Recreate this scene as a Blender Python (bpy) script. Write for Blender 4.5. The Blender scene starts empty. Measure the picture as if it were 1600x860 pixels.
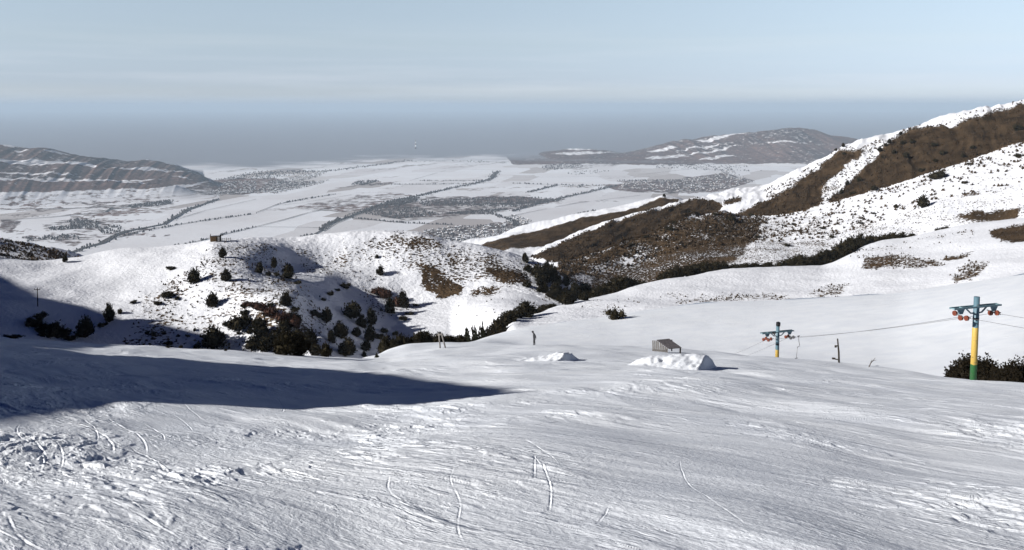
import bpy, bmesh, math, random
import numpy as np
from mathutils import Vector, Matrix

random.seed(7)
rng = np.random.default_rng(11)
C = bpy.context.scene.collection
sc = bpy.context.scene
R = math.radians

# ------------------------------------------------------------------ camera
FPX, PITCH, HORIZ = 1386.0, R(5.0), 165.0          # focal length in photo pixels, downward pitch, row of eye level
PPY = HORIZ + FPX * math.tan(PITCH)                # row of the principal point
cd = bpy.data.cameras.new('camera')
cam = bpy.data.objects.new('camera', cd)
C.objects.link(cam)
cd.sensor_width = 36.0
cd.lens = 36.0 * FPX / 1600.0
cd.shift_y = -(430.0 - PPY) / 1600.0
cd.clip_start, cd.clip_end = 0.2, 200000.0
cam.location = (0, 0, 0)
cam.rotation_euler = (R(90) - PITCH, 0, 0)
sc.camera = cam

# ------------------------------------------------------------------ sun, sky, exposure
SUN_EL, SUN_FROM = R(24.4), (-0.938, -0.346)         # the sun stands to the left and a little behind
sun_dir = Vector((SUN_FROM[0] * math.cos(SUN_EL), SUN_FROM[1] * math.cos(SUN_EL), math.sin(SUN_EL))).normalized()
sd = bpy.data.lights.new('sun', 'SUN')
sd.energy, sd.angle, sd.color = 5.0, R(0.53), (1.0, 0.965, 0.925)
sun = bpy.data.objects.new('sun', sd)
C.objects.link(sun)
sun.rotation_euler = sun_dir.to_track_quat('Z', 'Y').to_euler()

world = bpy.data.worlds.new('World')
sc.world = world
world.use_nodes = True
wn, wl = world.node_tree.nodes, world.node_tree.links
wn.clear()
wo = wn.new('ShaderNodeOutputWorld')
bg = wn.new('ShaderNodeBackground')
sky = wn.new('ShaderNodeTexSky')
sky.sky_type = 'NISHITA'
sky.sun_disc = False
sky.sun_elevation = SUN_EL
sky.sun_rotation = math.atan2(SUN_FROM[0], SUN_FROM[1])
sky.altitude = 1900
sky.air_density, sky.dust_density, sky.ozone_density = 1.0, 0.6, 1.6
bg.inputs['Strength'].default_value = 0.062
# thin high cloud and a pale band low over the plain
tc = wn.new('ShaderNodeTexCoord')
sep = wn.new('ShaderNodeSeparateXYZ')
wl.new(tc.outputs['Generated'], sep.inputs[0])
mp = wn.new('ShaderNodeMapping')
mp.inputs['Scale'].default_value = (2.2, 2.2, 46.0)
wl.new(tc.outputs['Generated'], mp.inputs[0])
cn = wn.new('ShaderNodeTexNoise')
cn.inputs['Scale'].default_value = 1.6
cn.inputs['Detail'].default_value = 6
cn.inputs['Roughness'].default_value = 0.55
wl.new(mp.outputs[0], cn.inputs['Vector'])
cr = wn.new('ShaderNodeMapRange')
cr.inputs['From Min'].default_value, cr.inputs['From Max'].default_value = 0.45, 0.78
wl.new(cn.outputs['Fac'], cr.inputs['Value'])
band = wn.new('ShaderNodeMapRange')                   # cloud thins out with height
band.inputs['From Min'].default_value, band.inputs['From Max'].default_value = 0.10, 0.015
wl.new(sep.outputs['Z'], band.inputs['Value'])
cm = wn.new('ShaderNodeMath'); cm.operation = 'MULTIPLY'
wl.new(cr.outputs[0], cm.inputs[0]); wl.new(band.outputs[0], cm.inputs[1])
cm2 = wn.new('ShaderNodeMath'); cm2.operation = 'MULTIPLY'; cm2.inputs[1].default_value = 0.36
wl.new(cm.outputs[0], cm2.inputs[0])
grad = wn.new('ShaderNodeValToRGB')                   # sky tint by height, cut dark above the view to deepen the shade
el = grad.color_ramp.elements
el[0].position, el[0].color = 0.0, (1.05, 1.14, 1.60, 1)
el[1].position, el[1].color = 0.75, (0.02, 0.06, 0.20, 1)
for p_, c_ in ((0.025, (1.09, 1.13, 1.54)), (0.0685, (1.60, 1.42, 1.47)), (0.118, (2.12, 1.76, 1.58)), (0.145, (0.9, 0.95, 1.10)), (0.22, (0.05, 0.12, 0.34))):
    e = el.new(p_); e.color = (*c_, 1)
wl.new(sep.outputs['Z'], grad.inputs[0])
mul = wn.new('ShaderNodeMix'); mul.data_type = 'RGBA'; mul.blend_type = 'MULTIPLY'
mul.inputs[0].default_value = 1.0
wl.new(sky.outputs[0], mul.inputs[6]); wl.new(grad.outputs[0], mul.inputs[7])
mixc = wn.new('ShaderNodeMix'); mixc.data_type = 'RGBA'
wl.new(cm2.outputs[0], mixc.inputs[0])
wl.new(mul.outputs[2], mixc.inputs[6])
mixc.inputs[7].default_value = (11.0, 11.4, 12.0, 1)
# far haze and low cloud lying uneven along the horizon
hz = wn.new('ShaderNodeMapRange'); hz.interpolation_type = 'SMOOTHSTEP'
hz.inputs['From Min'].default_value, hz.inputs['From Max'].default_value = 0.019, -0.002
wl.new(sep.outputs['Z'], hz.inputs['Value'])
hn = wn.new('ShaderNodeMapRange'); hn.inputs['From Min'].default_value, hn.inputs['From Max'].default_value = 0.3, 0.7; hn.inputs['To Min'].default_value = 0.35
wl.new(cn.outputs['Fac'], hn.inputs['Value'])
hm = wn.new('ShaderNodeMath'); hm.operation = 'MULTIPLY'; wl.new(hz.outputs[0], hm.inputs[0]); wl.new(hn.outputs[0], hm.inputs[1])
mixh = wn.new('ShaderNodeMix'); mixh.data_type = 'RGBA'; wl.new(hm.outputs[0], mixh.inputs[0]); wl.new(mixc.outputs[2], mixh.inputs[6]); mixh.inputs[7].default_value = (5.5, 6.7, 8.2, 1)
wl.new(mixh.outputs[2], bg.inputs['Color'])
wl.new(bg.outputs[0], wo.inputs['Surface'])

sc.view_settings.view_transform = 'Standard'
sc.view_settings.look = 'None'
sc.view_settings.gamma = 1
sc.view_settings.use_curve_mapping = False
sc.view_settings.exposure = 0.36
sc.render.engine = 'CYCLES'
sc.cycles.use_denoising = True
sc.cycles.max_bounces = 5
sc.cycles.volume_bounces = 1
sc.cycles.diffuse_bounces = 2
sc.cycles.sample_clamp_indirect = 4.0

# ------------------------------------------------------------------ numeric helpers
def pix_dir(px, py):
    """pixel of the photograph -> (azimuth, slope dz/dr) of its line of sight"""
    px, py = np.asarray(px, float), np.asarray(py, float)
    xc, yc = (px - 800) / FPX, (PPY - py) / FPX
    Y = math.cos(PITCH) + yc * math.sin(PITCH)
    Z = -math.sin(PITCH) + yc * math.cos(PITCH)
    h = np.hypot(xc, Y)
    return np.arctan2(xc, Y), Z / h

def to_pix(X, Y, Z):
    c, s = math.cos(PITCH), math.sin(PITCH)
    d = Y * c - Z * s
    u = Y * s + Z * c
    d = np.maximum(d, 1e-3)
    return 800 + FPX * X / d, PPY - FPX * u / d

def _hash(ix, iy, seed):
    h = (ix.astype(np.int64) * 374761393 + iy.astype(np.int64) * 668265263 + seed * 1274126177) & 0xFFFFFFFF
    h = ((h ^ (h >> 13)) * 1274126177) & 0xFFFFFFFF
    h = ((h ^ (h >> 16)) * 2246822519) & 0xFFFFFFFF
    return (h ^ (h >> 15)) & 0xFFFFFFFF

def perlin(x, y, seed=0):
    x0, y0 = np.floor(x), np.floor(y)
    fx, fy = x - x0, y - y0
    u = fx * fx * fx * (fx * (fx * 6 - 15) + 10)
    v = fy * fy * fy * (fy * (fy * 6 - 15) + 10)
    def g(dx, dy):
        a = _hash(x0 + dx, y0 + dy, seed) * (2 * math.pi / 4294967296.0)
        return np.cos(a) * (fx - dx) + np.sin(a) * (fy - dy)
    return 1.5 * ((g(0, 0) * (1 - u) + g(1, 0) * u) * (1 - v) + (g(0, 1) * (1 - u) + g(1, 1) * u) * v)

def fbm(x, y, octv=4, seed=0, gain=0.5):
    s, a, f = 0.0, 1.0, 1.0
    for o in range(octv):
        s = s + a * perlin(x * f + 17.3 * o, y * f - 9.1 * o, seed + o)
        a *= gain; f *= 2.03
    return s

def smooth(a, lo, hi):
    t = np.clip((a - lo) / (hi - lo), 0, 1)
    return t * t * (3 - 2 * t)

def pchip_eval(xk, yk, seg_t):
    """xk, yk: [K, N] knots per column. seg_t: list over segments of x arrays [M, N]. Monotone cubic, returns list of y."""
    h = np.diff(xk, axis=0); d = np.diff(yk, axis=0) / h
    m = np.zeros_like(yk)
    w1 = 2 * h[1:] + h[:-1]; w2 = h[1:] + 2 * h[:-1]
    same = (d[:-1] * d[1:]) > 0
    with np.errstate(divide='ignore', invalid='ignore'):
        hm = (w1 + w2) / (w1 / d[:-1] + w2 / d[1:])
    m[1:-1] = np.where(same, hm, 0)
    m[0], m[-1] = d[0], d[-1]
    out = []
    for k, x in enumerate(seg_t):
        t = (x - xk[k]) / h[k]
        h00 = (1 + 2 * t) * (1 - t) ** 2; h10 = t * (1 - t) ** 2
        h01 = t * t * (3 - 2 * t); h11 = t * t * (t - 1)
        out.append(h00 * yk[k] + h10 * h[k] * m[k] + h01 * yk[k + 1] + h11 * h[k] * m[k + 1])
    return out

def interp_smooth(x, xp, fp):
    """1-D monotone cubic interpolation, clamped at the ends"""
    xp, fp = np.asarray(xp, float), np.asarray(fp, float)
    h = np.diff(xp); d = np.diff(fp) / h
    m = np.zeros_like(fp)
    if len(xp) > 2:
        w1 = 2 * h[1:] + h[:-1]; w2 = h[1:] + 2 * h[:-1]
        with np.errstate(divide='ignore', invalid='ignore'):
            hm = (w1 + w2) / (w1 / d[:-1] + w2 / d[1:])
        m[1:-1] = np.where(d[:-1] * d[1:] > 0, hm, 0)
    m[0], m[-1] = d[0], d[-1]
    xx = np.clip(x, xp[0], xp[-1])
    k = np.clip(np.searchsorted(xp, xx, side='right') - 1, 0, len(xp) - 2)
    t = (xx - xp[k]) / h[k]
    return ((1 + 2 * t) * (1 - t) ** 2 * fp[k] + t * (1 - t) ** 2 * h[k] * m[k]
            + t * t * (3 - 2 * t) * fp[k + 1] + t * t * (t - 1) * h[k] * m[k + 1])

# ------------------------------------------------------------------ the land: survey lines across the view, near to far
# every line is a run of surveyed points (sight column, sight row, distance in metres)
AZ = np.concatenate([np.linspace(-60, -34, 60)[:-1], np.linspace(-34, 34, 1500), np.linspace(34, 60, 60)[1:]]) * math.pi / 180
NC = len(AZ)
XS = np.arange(-320.0, 1921.0, 1.0)

def line(pts):
    p = np.array(pts, float)
    py = interp_smooth(XS, p[:, 0], p[:, 1])
    r = interp_smooth(XS, p[:, 0], p[:, 2])
    az, te = pix_dir(XS, py)
    return np.interp(AZ, az, r), np.interp(AZ, az, te)

crest = line([(-320, 515, 85), (0, 529, 85), (200, 541, 85), (400, 553, 88), (560, 560, 90), (600, 558, 92), (640, 551, 96), (690, 545, 100),
              (750, 541, 105), (835, 539, 105), (980, 544, 102), (1100, 550, 98), (1200, 558, 90), (1300, 568, 84),
              (1400, 578, 76), (1480, 590, 67), (1540, 597, 62), (1600, 603, 60), (1920, 640, 52)])
EYE = 1.75
slope = -crest[1] - EYE / crest[0]
kw = np.exp(-0.5 * (np.arange(-260, 261) / 90.0) ** 2); kw /= kw.sum()
slope = np.convolve(np.pad(slope, 260, mode='edge'), kw, mode='valid')   # the piste itself is smoother than its edge
fg = []
for rr in (1.4, 3.0, 6.0, 10.0, 16.0, 26.0, 40.0, 58.0):
    f = np.minimum(rr, crest[0] * rr / 85.0)
    fg.append((f, -(slope + EYE / f)))
L = fg + [crest]
I_CREST = len(L) - 1
def add(pts): L.append(line(pts))
# apron and hollow just past the crest
add([(-320, 590, 118), (400, 606, 120), (540, 606, 121), (575, 570, 121), (610, 546, 122), (650, 537, 125), (720, 536, 130), (760, 533, 130), (835, 545, 122),
     (1000, 552, 118), (1200, 567, 105), (1400, 588, 92), (1500, 604, 82), (1600, 617, 76), (1920, 660, 70)])
# lower field crest on the right, gully on the left
add([(-320, 640, 165), (400, 650, 168), (560, 640, 165), (640, 590, 160), (690, 565, 158), (725, 545, 155), (760, 528, 152), (800, 516, 152), (870, 505, 158),
     (940, 496, 165), (1000, 486, 172), (1070, 477, 180), (1130, 472, 184), (1200, 470, 185), (1330, 463, 185), (1400, 458, 185),
     (1450, 451, 185), (1520, 441, 183), (1600, 429, 180), (1920, 385, 175)])
add([(-320, 625, 200), (400, 630, 200), (560, 612, 205), (680, 598, 206), (740, 588, 200), (770, 560, 188), (800, 527, 176), (870, 510, 186), (940, 501, 195),
     (1070, 483, 215), (1200, 475, 225), (1330, 466, 225), (1450, 452, 225), (1600, 430, 220), (1920, 386, 215)])
# foot of the mound on the left, upper bench crest on the right
add([(-320, 540, 228), (0, 547, 230), (130, 552, 235), (250, 554, 238), (370, 562, 234), (430, 566, 226), (500, 560, 222), (540, 552, 232), (580, 542, 252), (620, 531, 266),
     (700, 522, 268), (735, 521, 252), (755, 522, 234), (772, 520, 214), (800, 509, 192), (830, 497, 210), (870, 481, 230), (905, 470, 245), (950, 459, 260), (1000, 446, 272),
     (1040, 437, 282), (1080, 430, 290), (1150, 420, 302), (1230, 416, 310), (1280, 415, 318), (1310, 406, 330), (1332, 394, 342), (1354, 383, 354),
     (1380, 376, 362), (1420, 370, 370), (1470, 361, 375), (1520, 350, 378), (1560, 344, 380), (1600, 340, 382), (1920, 300, 385)])
# middle of the mound, gully behind the bench
add([(-320, 470, 272), (0, 470, 272), (130, 470, 275), (250, 465, 270), (330, 460, 263), (400, 458, 255), (450, 462, 250), (500, 468, 268), (545, 470, 292),
     (590, 470, 303), (640, 470, 308), (700, 465, 308), (800, 455, 308), (870, 472, 302), (950, 492, 305), (1080, 470, 335), (1230, 452, 352), (1300, 450, 370),
     (1350, 428, 400), (1420, 415, 412), (1600, 388, 425), (1920, 350, 430)])
# shoulder of the mound where the spur under the hut begins
add([(-320, 430, 302), (0, 438, 303), (130, 436, 303), (250, 425, 297), (300, 420, 290), (345, 416, 283), (380, 414, 287), (420, 415, 302), (460, 418, 319), (520, 420, 325),
     (580, 416, 327), (620, 412, 326), (700, 419, 324), (800, 426, 325), (840, 440, 325), (870, 450, 320), (895, 459, 322), (930, 478, 334), (970, 474, 350), (1000, 466, 358), (1080, 453, 370),
     (1230, 437, 382), (1300, 437, 396), (1350, 413, 417), (1420, 400, 427), (1600, 373, 438), (1920, 330, 443)])
# mound crest, foot of the brown hillside
add([(-320, 398, 330), (0, 408, 330), (60, 411, 330), (130, 404, 330), (200, 394, 330), (260, 387, 330), (310, 380, 328), (337, 376, 326), (355, 376, 326),
     (400, 375, 334), (460, 373, 340), (520, 368, 342), (560, 364, 342), (620, 361, 341), (650, 363, 340), (700, 377, 339), (760, 390, 339), (800, 398, 340),
     (840, 411, 338), (870, 427, 336), (895, 445, 340), (930, 468, 360), (970, 464, 390), (1000, 452, 400), (1080, 437, 402), (1230, 423, 410),
     (1300, 424, 420), (1350, 398, 432), (1420, 386, 440), (1600, 358, 450), (1920, 310, 455)])
# dip behind the mound, middle of the hillside
add([(-320, 430, 425), (0, 440, 425), (700, 445, 425), (800, 445, 415), (870, 430, 395), (905, 432, 408), (943, 430, 425), (1000, 412, 450), (1080, 388, 470), (1160, 382, 480),
     (1284, 372, 490), (1379, 345, 500), (1471, 312, 510), (1600, 286, 520), (1920, 215, 530)])
# far-left dark hill, crest of the front hillside
add([(-320, 330, 600), (0, 374, 600), (60, 385, 600), (130, 403, 600), (200, 432, 590), (500, 450, 560), (800, 442, 520), (845, 418, 470), (870, 408, 460), (905, 401, 465), (943, 391, 470),
     (980, 379, 485), (1020, 365, 500), (1058, 347, 520), (1100, 335, 540), (1130, 331, 550), (1160, 337, 560), (1200, 339, 560), (1284, 323, 560),
     (1343, 306, 560), (1379, 295, 565), (1425, 280, 570), (1471, 265, 575), (1527, 247, 580), (1600, 222, 590), (1920, 150, 600)])
I_FH = len(L) - 1
add([(-320, 420, 690), (0, 440, 690), (500, 450, 650), (800, 440, 600), (845, 425, 560), (905, 424, 560), (1058, 402, 620), (1130, 376, 640), (1200, 360, 645), (1284, 346, 650), (1425, 312, 660),
     (1600, 263, 680), (1920, 195, 690)])
# second spur, skyline of the big hillside
add([(-320, 480, 800), (500, 470, 760), (700, 440, 720), (780, 402, 705), (830, 400, 705), (854, 383, 720), (890, 370, 740), (915, 360, 760), (959, 346, 780), (1005, 333, 800),
     (1043, 320, 820), (1089, 308, 840), (1117, 304, 850), (1132, 300, 860), (1165, 294, 860), (1200, 288, 860), (1225, 275, 860), (1260, 261, 860),
     (1300, 240, 865), (1320, 228, 865), (1350, 217, 865), (1400, 207, 870), (1440, 195, 870), (1481, 180, 875), (1527, 168, 875), (1563, 164, 880),
     (1600, 158, 880), (1920, 140, 900)])
I_BH = len(L) - 1
add([(-320, 500, 930), (600, 470, 900), (700, 420, 870), (760, 396, 850), (800, 387, 850), (854, 388, 850), (915, 382, 850), (1005, 352, 880), (1089, 330, 900), (1132, 322, 920),
     (1200, 312, 930), (1300, 270, 935), (1400, 240, 940), (1600, 190, 950), (1920, 175, 970)])
# third spur
add([(-320, 520, 1050), (550, 480, 1030), (650, 410, 960), (700, 388, 950), (720, 384, 950), (750, 378, 950), (800, 364, 960), (877, 344, 980), (953, 327, 1000), (1000, 318, 1020), (1017, 314, 1020),
     (1038, 308, 1030), (1058, 311, 1030), (1075, 317, 1030), (1100, 328, 1020), (1200, 335, 1030), (1400, 280, 1040), (1600, 240, 1050), (1920, 220, 1060)])
add([(-320, 540, 1500), (800, 480, 1500), (1100, 440, 1500), (1600, 380, 1500), (1920, 380, 1500)])
I_VAL = len(L)
VZ = -620.0
def vrow(r): return FPX * 620.0 / r + HORIZ
def addz(r, z=VZ): L.append((np.full(NC, float(r)), np.full(NC, z / r)))
addz(2300, -585); addz(3000)
addz(4600)
# far hills: foot, low step, dip, high step, dip, skyline; flat valley elsewhere
def far(pts, r):
    """height of a far line: (column, row) points; rows at or below the plain give the plain"""
    p = np.array(pts, float)
    py = interp_smooth(XS, p[:, 0], p[:, 1])
    az, te = pix_dir(XS, py)
    te = np.interp(AZ, az, te)
    L.append((np.full(NC, float(r)), np.maximum(te * r, VZ) / r))
addz(6100)
far([(-320, 268), (0, 279), (60, 281), (120, 284), (230, 284), (275, 290), (310, 300), (1920, 400)], 6500)
far([(-320, 288), (0, 292), (230, 292), (300, 297), (1920, 400)], 6750)
far([(-320, 235), (0, 249), (60, 252), (140, 257), (200, 262), (290, 269), (325, 279), (350, 290), (1920, 400)], 7300)
far([(-320, 240), (0, 254), (140, 262), (290, 274), (340, 290), (1920, 400)], 7700)
far([(-320, 205), (0, 225), (40, 228), (100, 238), (170, 248), (250, 254), (290, 264), (312, 272), (340, 284), (1920, 400)], 8300)
addz(9300)
far([(-320, 400), (760, 300), (810, 252), (850, 247.5), (885, 244), (950, 245), (1010, 244), (1080, 241), (1150, 238), (1250, 232), (1340, 236), (1450, 250), (1600, 280), (1920, 300)], 10100)
far([(-320, 400), (740, 300), (790, 244), (830, 241), (865, 237.5), (900, 233.5), (940, 236), (970, 240), (1010, 233), (1050, 222), (1100, 215), (1140, 211), (1180, 207), (1210, 202),
     (1240, 200), (1270, 203), (1300, 210), (1330, 217), (1400, 232), (1500, 260), (1700, 300), (1920, 300)], 11000)
addz(12500); addz(18000); addz(92000)

RK = np.array([a for a, b in L]); TK = np.array([b for a, b in L])
for k in range(1, len(RK)):
    RK[k] = np.maximum(RK[k], RK[k - 1] * 1.004 + 0.4)
ZK = RK * TK
ROWS = []
for k in range(len(RK) - 1):
    if k < I_CREST: n = (10, 30, 170, 160, 150, 130, 110, 80)[k]
    elif k < I_VAL: n = (30, 36, 14, 56, 76, 56, 56, 20, 96, 18, 66, 14, 40, 12, 12)[k - I_CREST]
    else: n = 30
    ROWS.append(n)
segx = []
for k, n in enumerate(ROWS):
    t = (np.arange(n) / n)[:, None]
    segx.append(1 / ((1 - t) / RK[k] + t / RK[k + 1]))
segx[-1] = np.vstack([segx[-1], RK[-1:]])
segz = pchip_eval(RK, ZK, segx)
GR, GZ = np.vstack(segx), np.vstack(segz)
START = np.concatenate([[0], np.cumsum(ROWS)])         # first row of each segment
GX, GY = GR * np.sin(AZ)[None], GR * np.cos(AZ)[None]

# ------------------------------------------------------------------ finding places on the land
GT = GZ / GR
def ground_at(px, py, rmin=0.0):
    """the point of the land seen at that place of the photograph"""
    az, te = pix_dir(px, py)
    c = int(np.clip(np.searchsorted(AZ, az), 1, NC - 1))
    w = (az - AZ[c - 1]) / (AZ[c] - AZ[c - 1])
    r = GR[:, c - 1] * (1 - w) + GR[:, c] * w
    z = GZ[:, c - 1] * (1 - w) + GZ[:, c] * w
    ok = (z / r >= te) & (r > rmin)
    i = int(np.argmax(ok)) if ok.any() else len(r) - 1
    i = max(i, 1)
    a, b = z[i - 1] - te * r[i - 1], z[i] - te * r[i]
    t = 0.0 if b == a else min(max(-a / (b - a), 0), 1)
    rr = r[i - 1] + (r[i] - r[i - 1]) * t
    zz = z[i - 1] + (z[i] - z[i - 1]) * t
    return Vector((rr * math.sin(az), rr * math.cos(az), zz))

def height(x, y):
    az, r = math.atan2(x, y), math.hypot(x, y)
    c = int(np.clip(np.searchsorted(AZ, az), 1, NC - 1))
    w = min(max((az - AZ[c - 1]) / (AZ[c] - AZ[c - 1]), 0), 1)
    rr = GR[:, c - 1] * (1 - w) + GR[:, c] * w
    zz = GZ[:, c - 1] * (1 - w) + GZ[:, c] * w
    return float(np.interp(r, rr, zz))

# ------------------------------------------------------------------ relief
PX, PY = to_pix(GX, GY, GZ)
REL = np.zeros_like(GZ)
s0, s1 = 0, START[I_CREST + 2]
def twice(A):                                               # the near slope gets a column between every two
    out = np.empty((A.shape[0], 2 * A.shape[1] - 1)); out[:, ::2] = A; out[:, 1::2] = 0.5 * (A[:, :-1] + A[:, 1:]); return out
FX, FY, FZ = twice(GX[s0:s1 + 1]), twice(GY[s0:s1 + 1]), twice(GZ[s0:s1 + 1])
FREL = np.zeros_like(FZ)
x, y = FX[:-1], FY[:-1]
rr = np.hypot(x, y)
# broad rolls, then drifted and ski-scraped snow drawn out along the way people ride
dr_ = np.gradient(rr, axis=0)
rel = 0.26 * fbm(x / 11, y / 15, 3, 3) * smooth(rr, 3, 14)
ca0, sa0 = math.cos(-0.80), math.sin(-0.80)
wx = x + 1.6 * perlin(x / 8, y / 10, 21) + 0.5 * perlin(x / 2.6, y / 3, 22); wy = y + 1.6 * perlin(x / 8, y / 10, 23)
wx = wx + 0.012 * x * np.abs(x)
u = wx * ca0 + wy * sa0; v = -wx * sa0 + wy * ca0
warp = 0.5 * perlin(x / 2.3, y / 2.3, 5)
patch = smooth(fbm(x / 4.2, y / 5.5, 3, 31), -0.35, 0.55)
patch2 = smooth(fbm(x / 7.5, y / 9, 3, 77), -0.15, 0.6)
fade = 1.0 / (1.0 + (rr / 60.0) ** 2)
def lod(lam):                                               # a ripple of that width is only modelled as far as it can be made out
    r0 = math.sqrt(lam * 1500); return smooth(-rr, -1.7 * r0, -0.8 * r0)
for lam, ln_, amp, sd_ in ((0.13, 0.9, 0.040, 41), (0.30, 1.8, 0.036, 42), (0.75, 3.6, 0.034, 43), (1.8, 7.0, 0.030, 44), (4.0, 12.0, 0.024, 46)):
    wgt = (0.40 + 0.55 * patch) if lam < 1 else (0.5 + 0.5 * patch2)
    rel = rel + amp * lam * wgt * lod(lam) * fbm(u / ln_, (v + 0.5 * lam * warp) / lam, 2, sd_)
for lam, ln_, h_, sd_ in ((0.16, 0.45, 0.008, 45), (0.34, 0.85, 0.015, 47), (0.8, 1.9, 0.017, 48), (1.9, 4.2, 0.026, 49)):   # scraped plates that end in small ledges
    led = fbm(u / ln_, (v + 0.5 * lam * warp) / lam, 4, sd_)
    wd_ = 0.04 + 0.9 * dr_ / lam
    rel = rel + h_ * lod(lam) * (smooth(led, 0.24 - wd_, 0.24 + wd_) * (0.1 + patch) - 0.3 * smooth(-led, 0.48 - wd_, 0.48 + wd_) * patch2)
ch = fbm(x / 0.26, y / 0.30, 3, 91)
rel = rel + 0.016 * np.clip(ch - 0.45, 0, 1) * patch * patch2 * lod(0.35)
pit = fbm(x / 0.7, y / 0.8, 3, 97)
rel = rel - 0.030 * np.clip(pit - 0.62, 0, 1) * patch2 * lod(0.8)
rel = rel + 0.0022 * fbm(x / 0.09, y / 0.09, 2, 111) * lod(0.12)
# single ski and board tracks, cut as shallow grooves with a lip
tr = np.random.default_rng(5)
for q in range(36):
    ppx, ppy = tr.uniform(-40, 1640), tr.uniform(570, 855)
    g0 = ground_at(ppx, ppy)
    a = -0.80 + tr.normal(0, 0.33) + 0.2 * math.tanh(g0.x / 12)
    if tr.random() < 0.12: a += 1.4
    ln = tr.uniform(0.4, 2.2) * (0.5 + g0.y / 14); k = tr.normal(0, 0.07)
    wd = tr.uniform(0.005, 0.010) * (0.6 + g0.y / 12); dp = tr.uniform(0.003, 0.007) * (0.6 + g0.y / 14)
    ca, sa = math.cos(a), math.sin(a)
    uu = (x - g0.x) * ca + (y - g0.y) * sa
    sel = np.abs(uu) < ln
    vv = -(x - g0.x) * sa + (y - g0.y) * ca - k * uu * uu + 0.03 * np.sin(uu * 3.1 + q)
    near = sel & (np.abs(vv) < 4 * wd)
    e_ = (vv[near] / wd)
    taper = np.clip((ln - np.abs(uu[near])) / (0.5 * ln), 0, 1) * (0.6 + 0.4 * np.sin(uu[near] * 9 + q))
    rel[near] += taper * dp * (0.5 * np.exp(-((e_ - 1.8) / 0.7) ** 2) - np.exp(-e_ ** 2))
# tracks that stand out one by one
for (xa, ya), (xb, yb), bend, wd, dp in (((8, 665), (62, 742), .04, .020, .020), ((30, 660), (50, 700), -.03, .018, .016), ((28, 690), (72, 722), .05, .022, .022), ((62, 680), (92, 735), .04, .018, .016),
        ((40, 662), (105, 700), .03, .016, .016), ((96, 650), (175, 712), .05, .024, .024), ((120, 646), (150, 690), .03, .018, .018), ((150, 643), (228, 712), .04, .022, .022), ((185, 640), (255, 690), .05, .018, .018),
        ((200, 700), (262, 745), .03, .022, .022), ((262, 640), (300, 668), .03, .018, .014), ((285, 620), (330, 655), -.03, .020, .016), ((160, 796), (285, 862), .02, .016, .016), ((90, 740), (170, 770), .03, .018, .014),
        ((410, 785), (560, 850), .03, .010, .010), ((832, 722), (856, 808), .03, .016, .018), ((835, 720), (834, 760), .0, .018, .014), ((1062, 720), (1205, 862), -.04, .013, .012), ((1000, 640), (1105, 668), .03, .035, .02),
        ((1295, 705), (1420, 735), .02, .028, .018), ((640, 690), (735, 662), .02, .022, .014), ((950, 800), (930, 822), .02, .014, .010), 
        ((430, 620), (440, 645), .02, .028, .016), ((700, 765), (800, 772), .01, .012, .008), ((1100, 650), (1280, 700), .02, .03, .016), ((1180, 800), (1330, 860), -.03, .012, .01)):
    A_, B_ = ground_at(xa, ya), ground_at(xb, yb)
    dx_, dy_ = B_.x - A_.x, B_.y - A_.y; ln = math.hypot(dx_, dy_) + 1e-6; dx_, dy_ = dx_ / ln, dy_ / ln
    uu = (x - A_.x) * dx_ + (y - A_.y) * dy_; vv = -(x - A_.x) * dy_ + (y - A_.y) * dx_
    t_ = uu / ln
    vv = vv - bend * ln * 4 * t_ * (1 - t_)
    wl_ = wd * 0.62; dp = dp * 0.48
    near = (t_ > 0) & (t_ < 1) & (np.abs(vv) < 4 * wl_)
    e_ = vv[near] / wl_; tp = np.clip(np.minimum(t_[near], 1 - t_[near]) * 6, 0, 1) * (0.7 + 0.3 * np.sin(uu[near] * 7))
    rel[near] += tp * dp * (0.55 * np.exp(-((e_ - 1.9) / 0.7) ** 2) - np.exp(-e_ ** 2))
rel = rel * np.clip((twice(GR[START[I_CREST] + 12][None]) + 25 - rr) / 20, 0.3, 1)
FREL[:-1] = rel; FZ = FZ + FREL
REL[s0:s1] = rel[:, ::2]
# hills: small terraces, hummocks; far hills: gullies
def relief(k0, k1, f):
    a, b = START[k0], START[k1]
    REL[a:b] += f(GX[a:b], GY[a:b], GR[a:b], PX[a:b], PY[a:b])
RC = I_CREST
relief(RC + 2, RC + 5, lambda x, y, r, p, q: 0.5 * fbm(x / 22, y / 22, 3, 8) + 0.07 * fbm((x * .8 - y * .6) / 7, (x * .6 + y * .8) / 2.2, 3, 9) + 0.025 * fbm(x / 1.1, y / 1.1, 2, 10))
relief(RC + 5, RC + 9, lambda x, y, r, p, q: 0.8 * fbm(x / 26, y / 26, 3, 12) + (0.04 + 0.11 * smooth(p, 200, 420)) * fbm(x / 2.4, y / 1.6, 3, 13))
relief(RC + 9, RC + 11, lambda x, y, r, p, q: 2.6 * (0.6 - np.abs(fbm((x * 0.93 - y * 0.36) / 17 + 0.5 * fbm(x / 60, y / 60, 2, 19), (x * 0.36 + y * 0.93) / 95, 3, 18))))
relief(RC + 9, RC + 14, lambda x, y, r, p, q: 2.2 * fbm(x / 50, y / 50, 4, 15) + 0.30 * fbm(x / 4, y / 4, 2, 16))
a, b = START[I_VAL + 3], START[I_VAL + 13]
x, y = GX[a:b], GY[a:b]
lift = smooth(GZ[a:b] - VZ, 3, 120)
rg = 1 - np.abs(fbm(x / 620, y / 2200, 4, 25))
rg2 = 1 - np.abs(fbm(x / 130 + y / 900, y / 1500, 3, 27))
REL[a:b] += lift * (34 * (rg - 0.75) + 18 * (rg2 - 0.7))
GZ = GZ + REL

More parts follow.
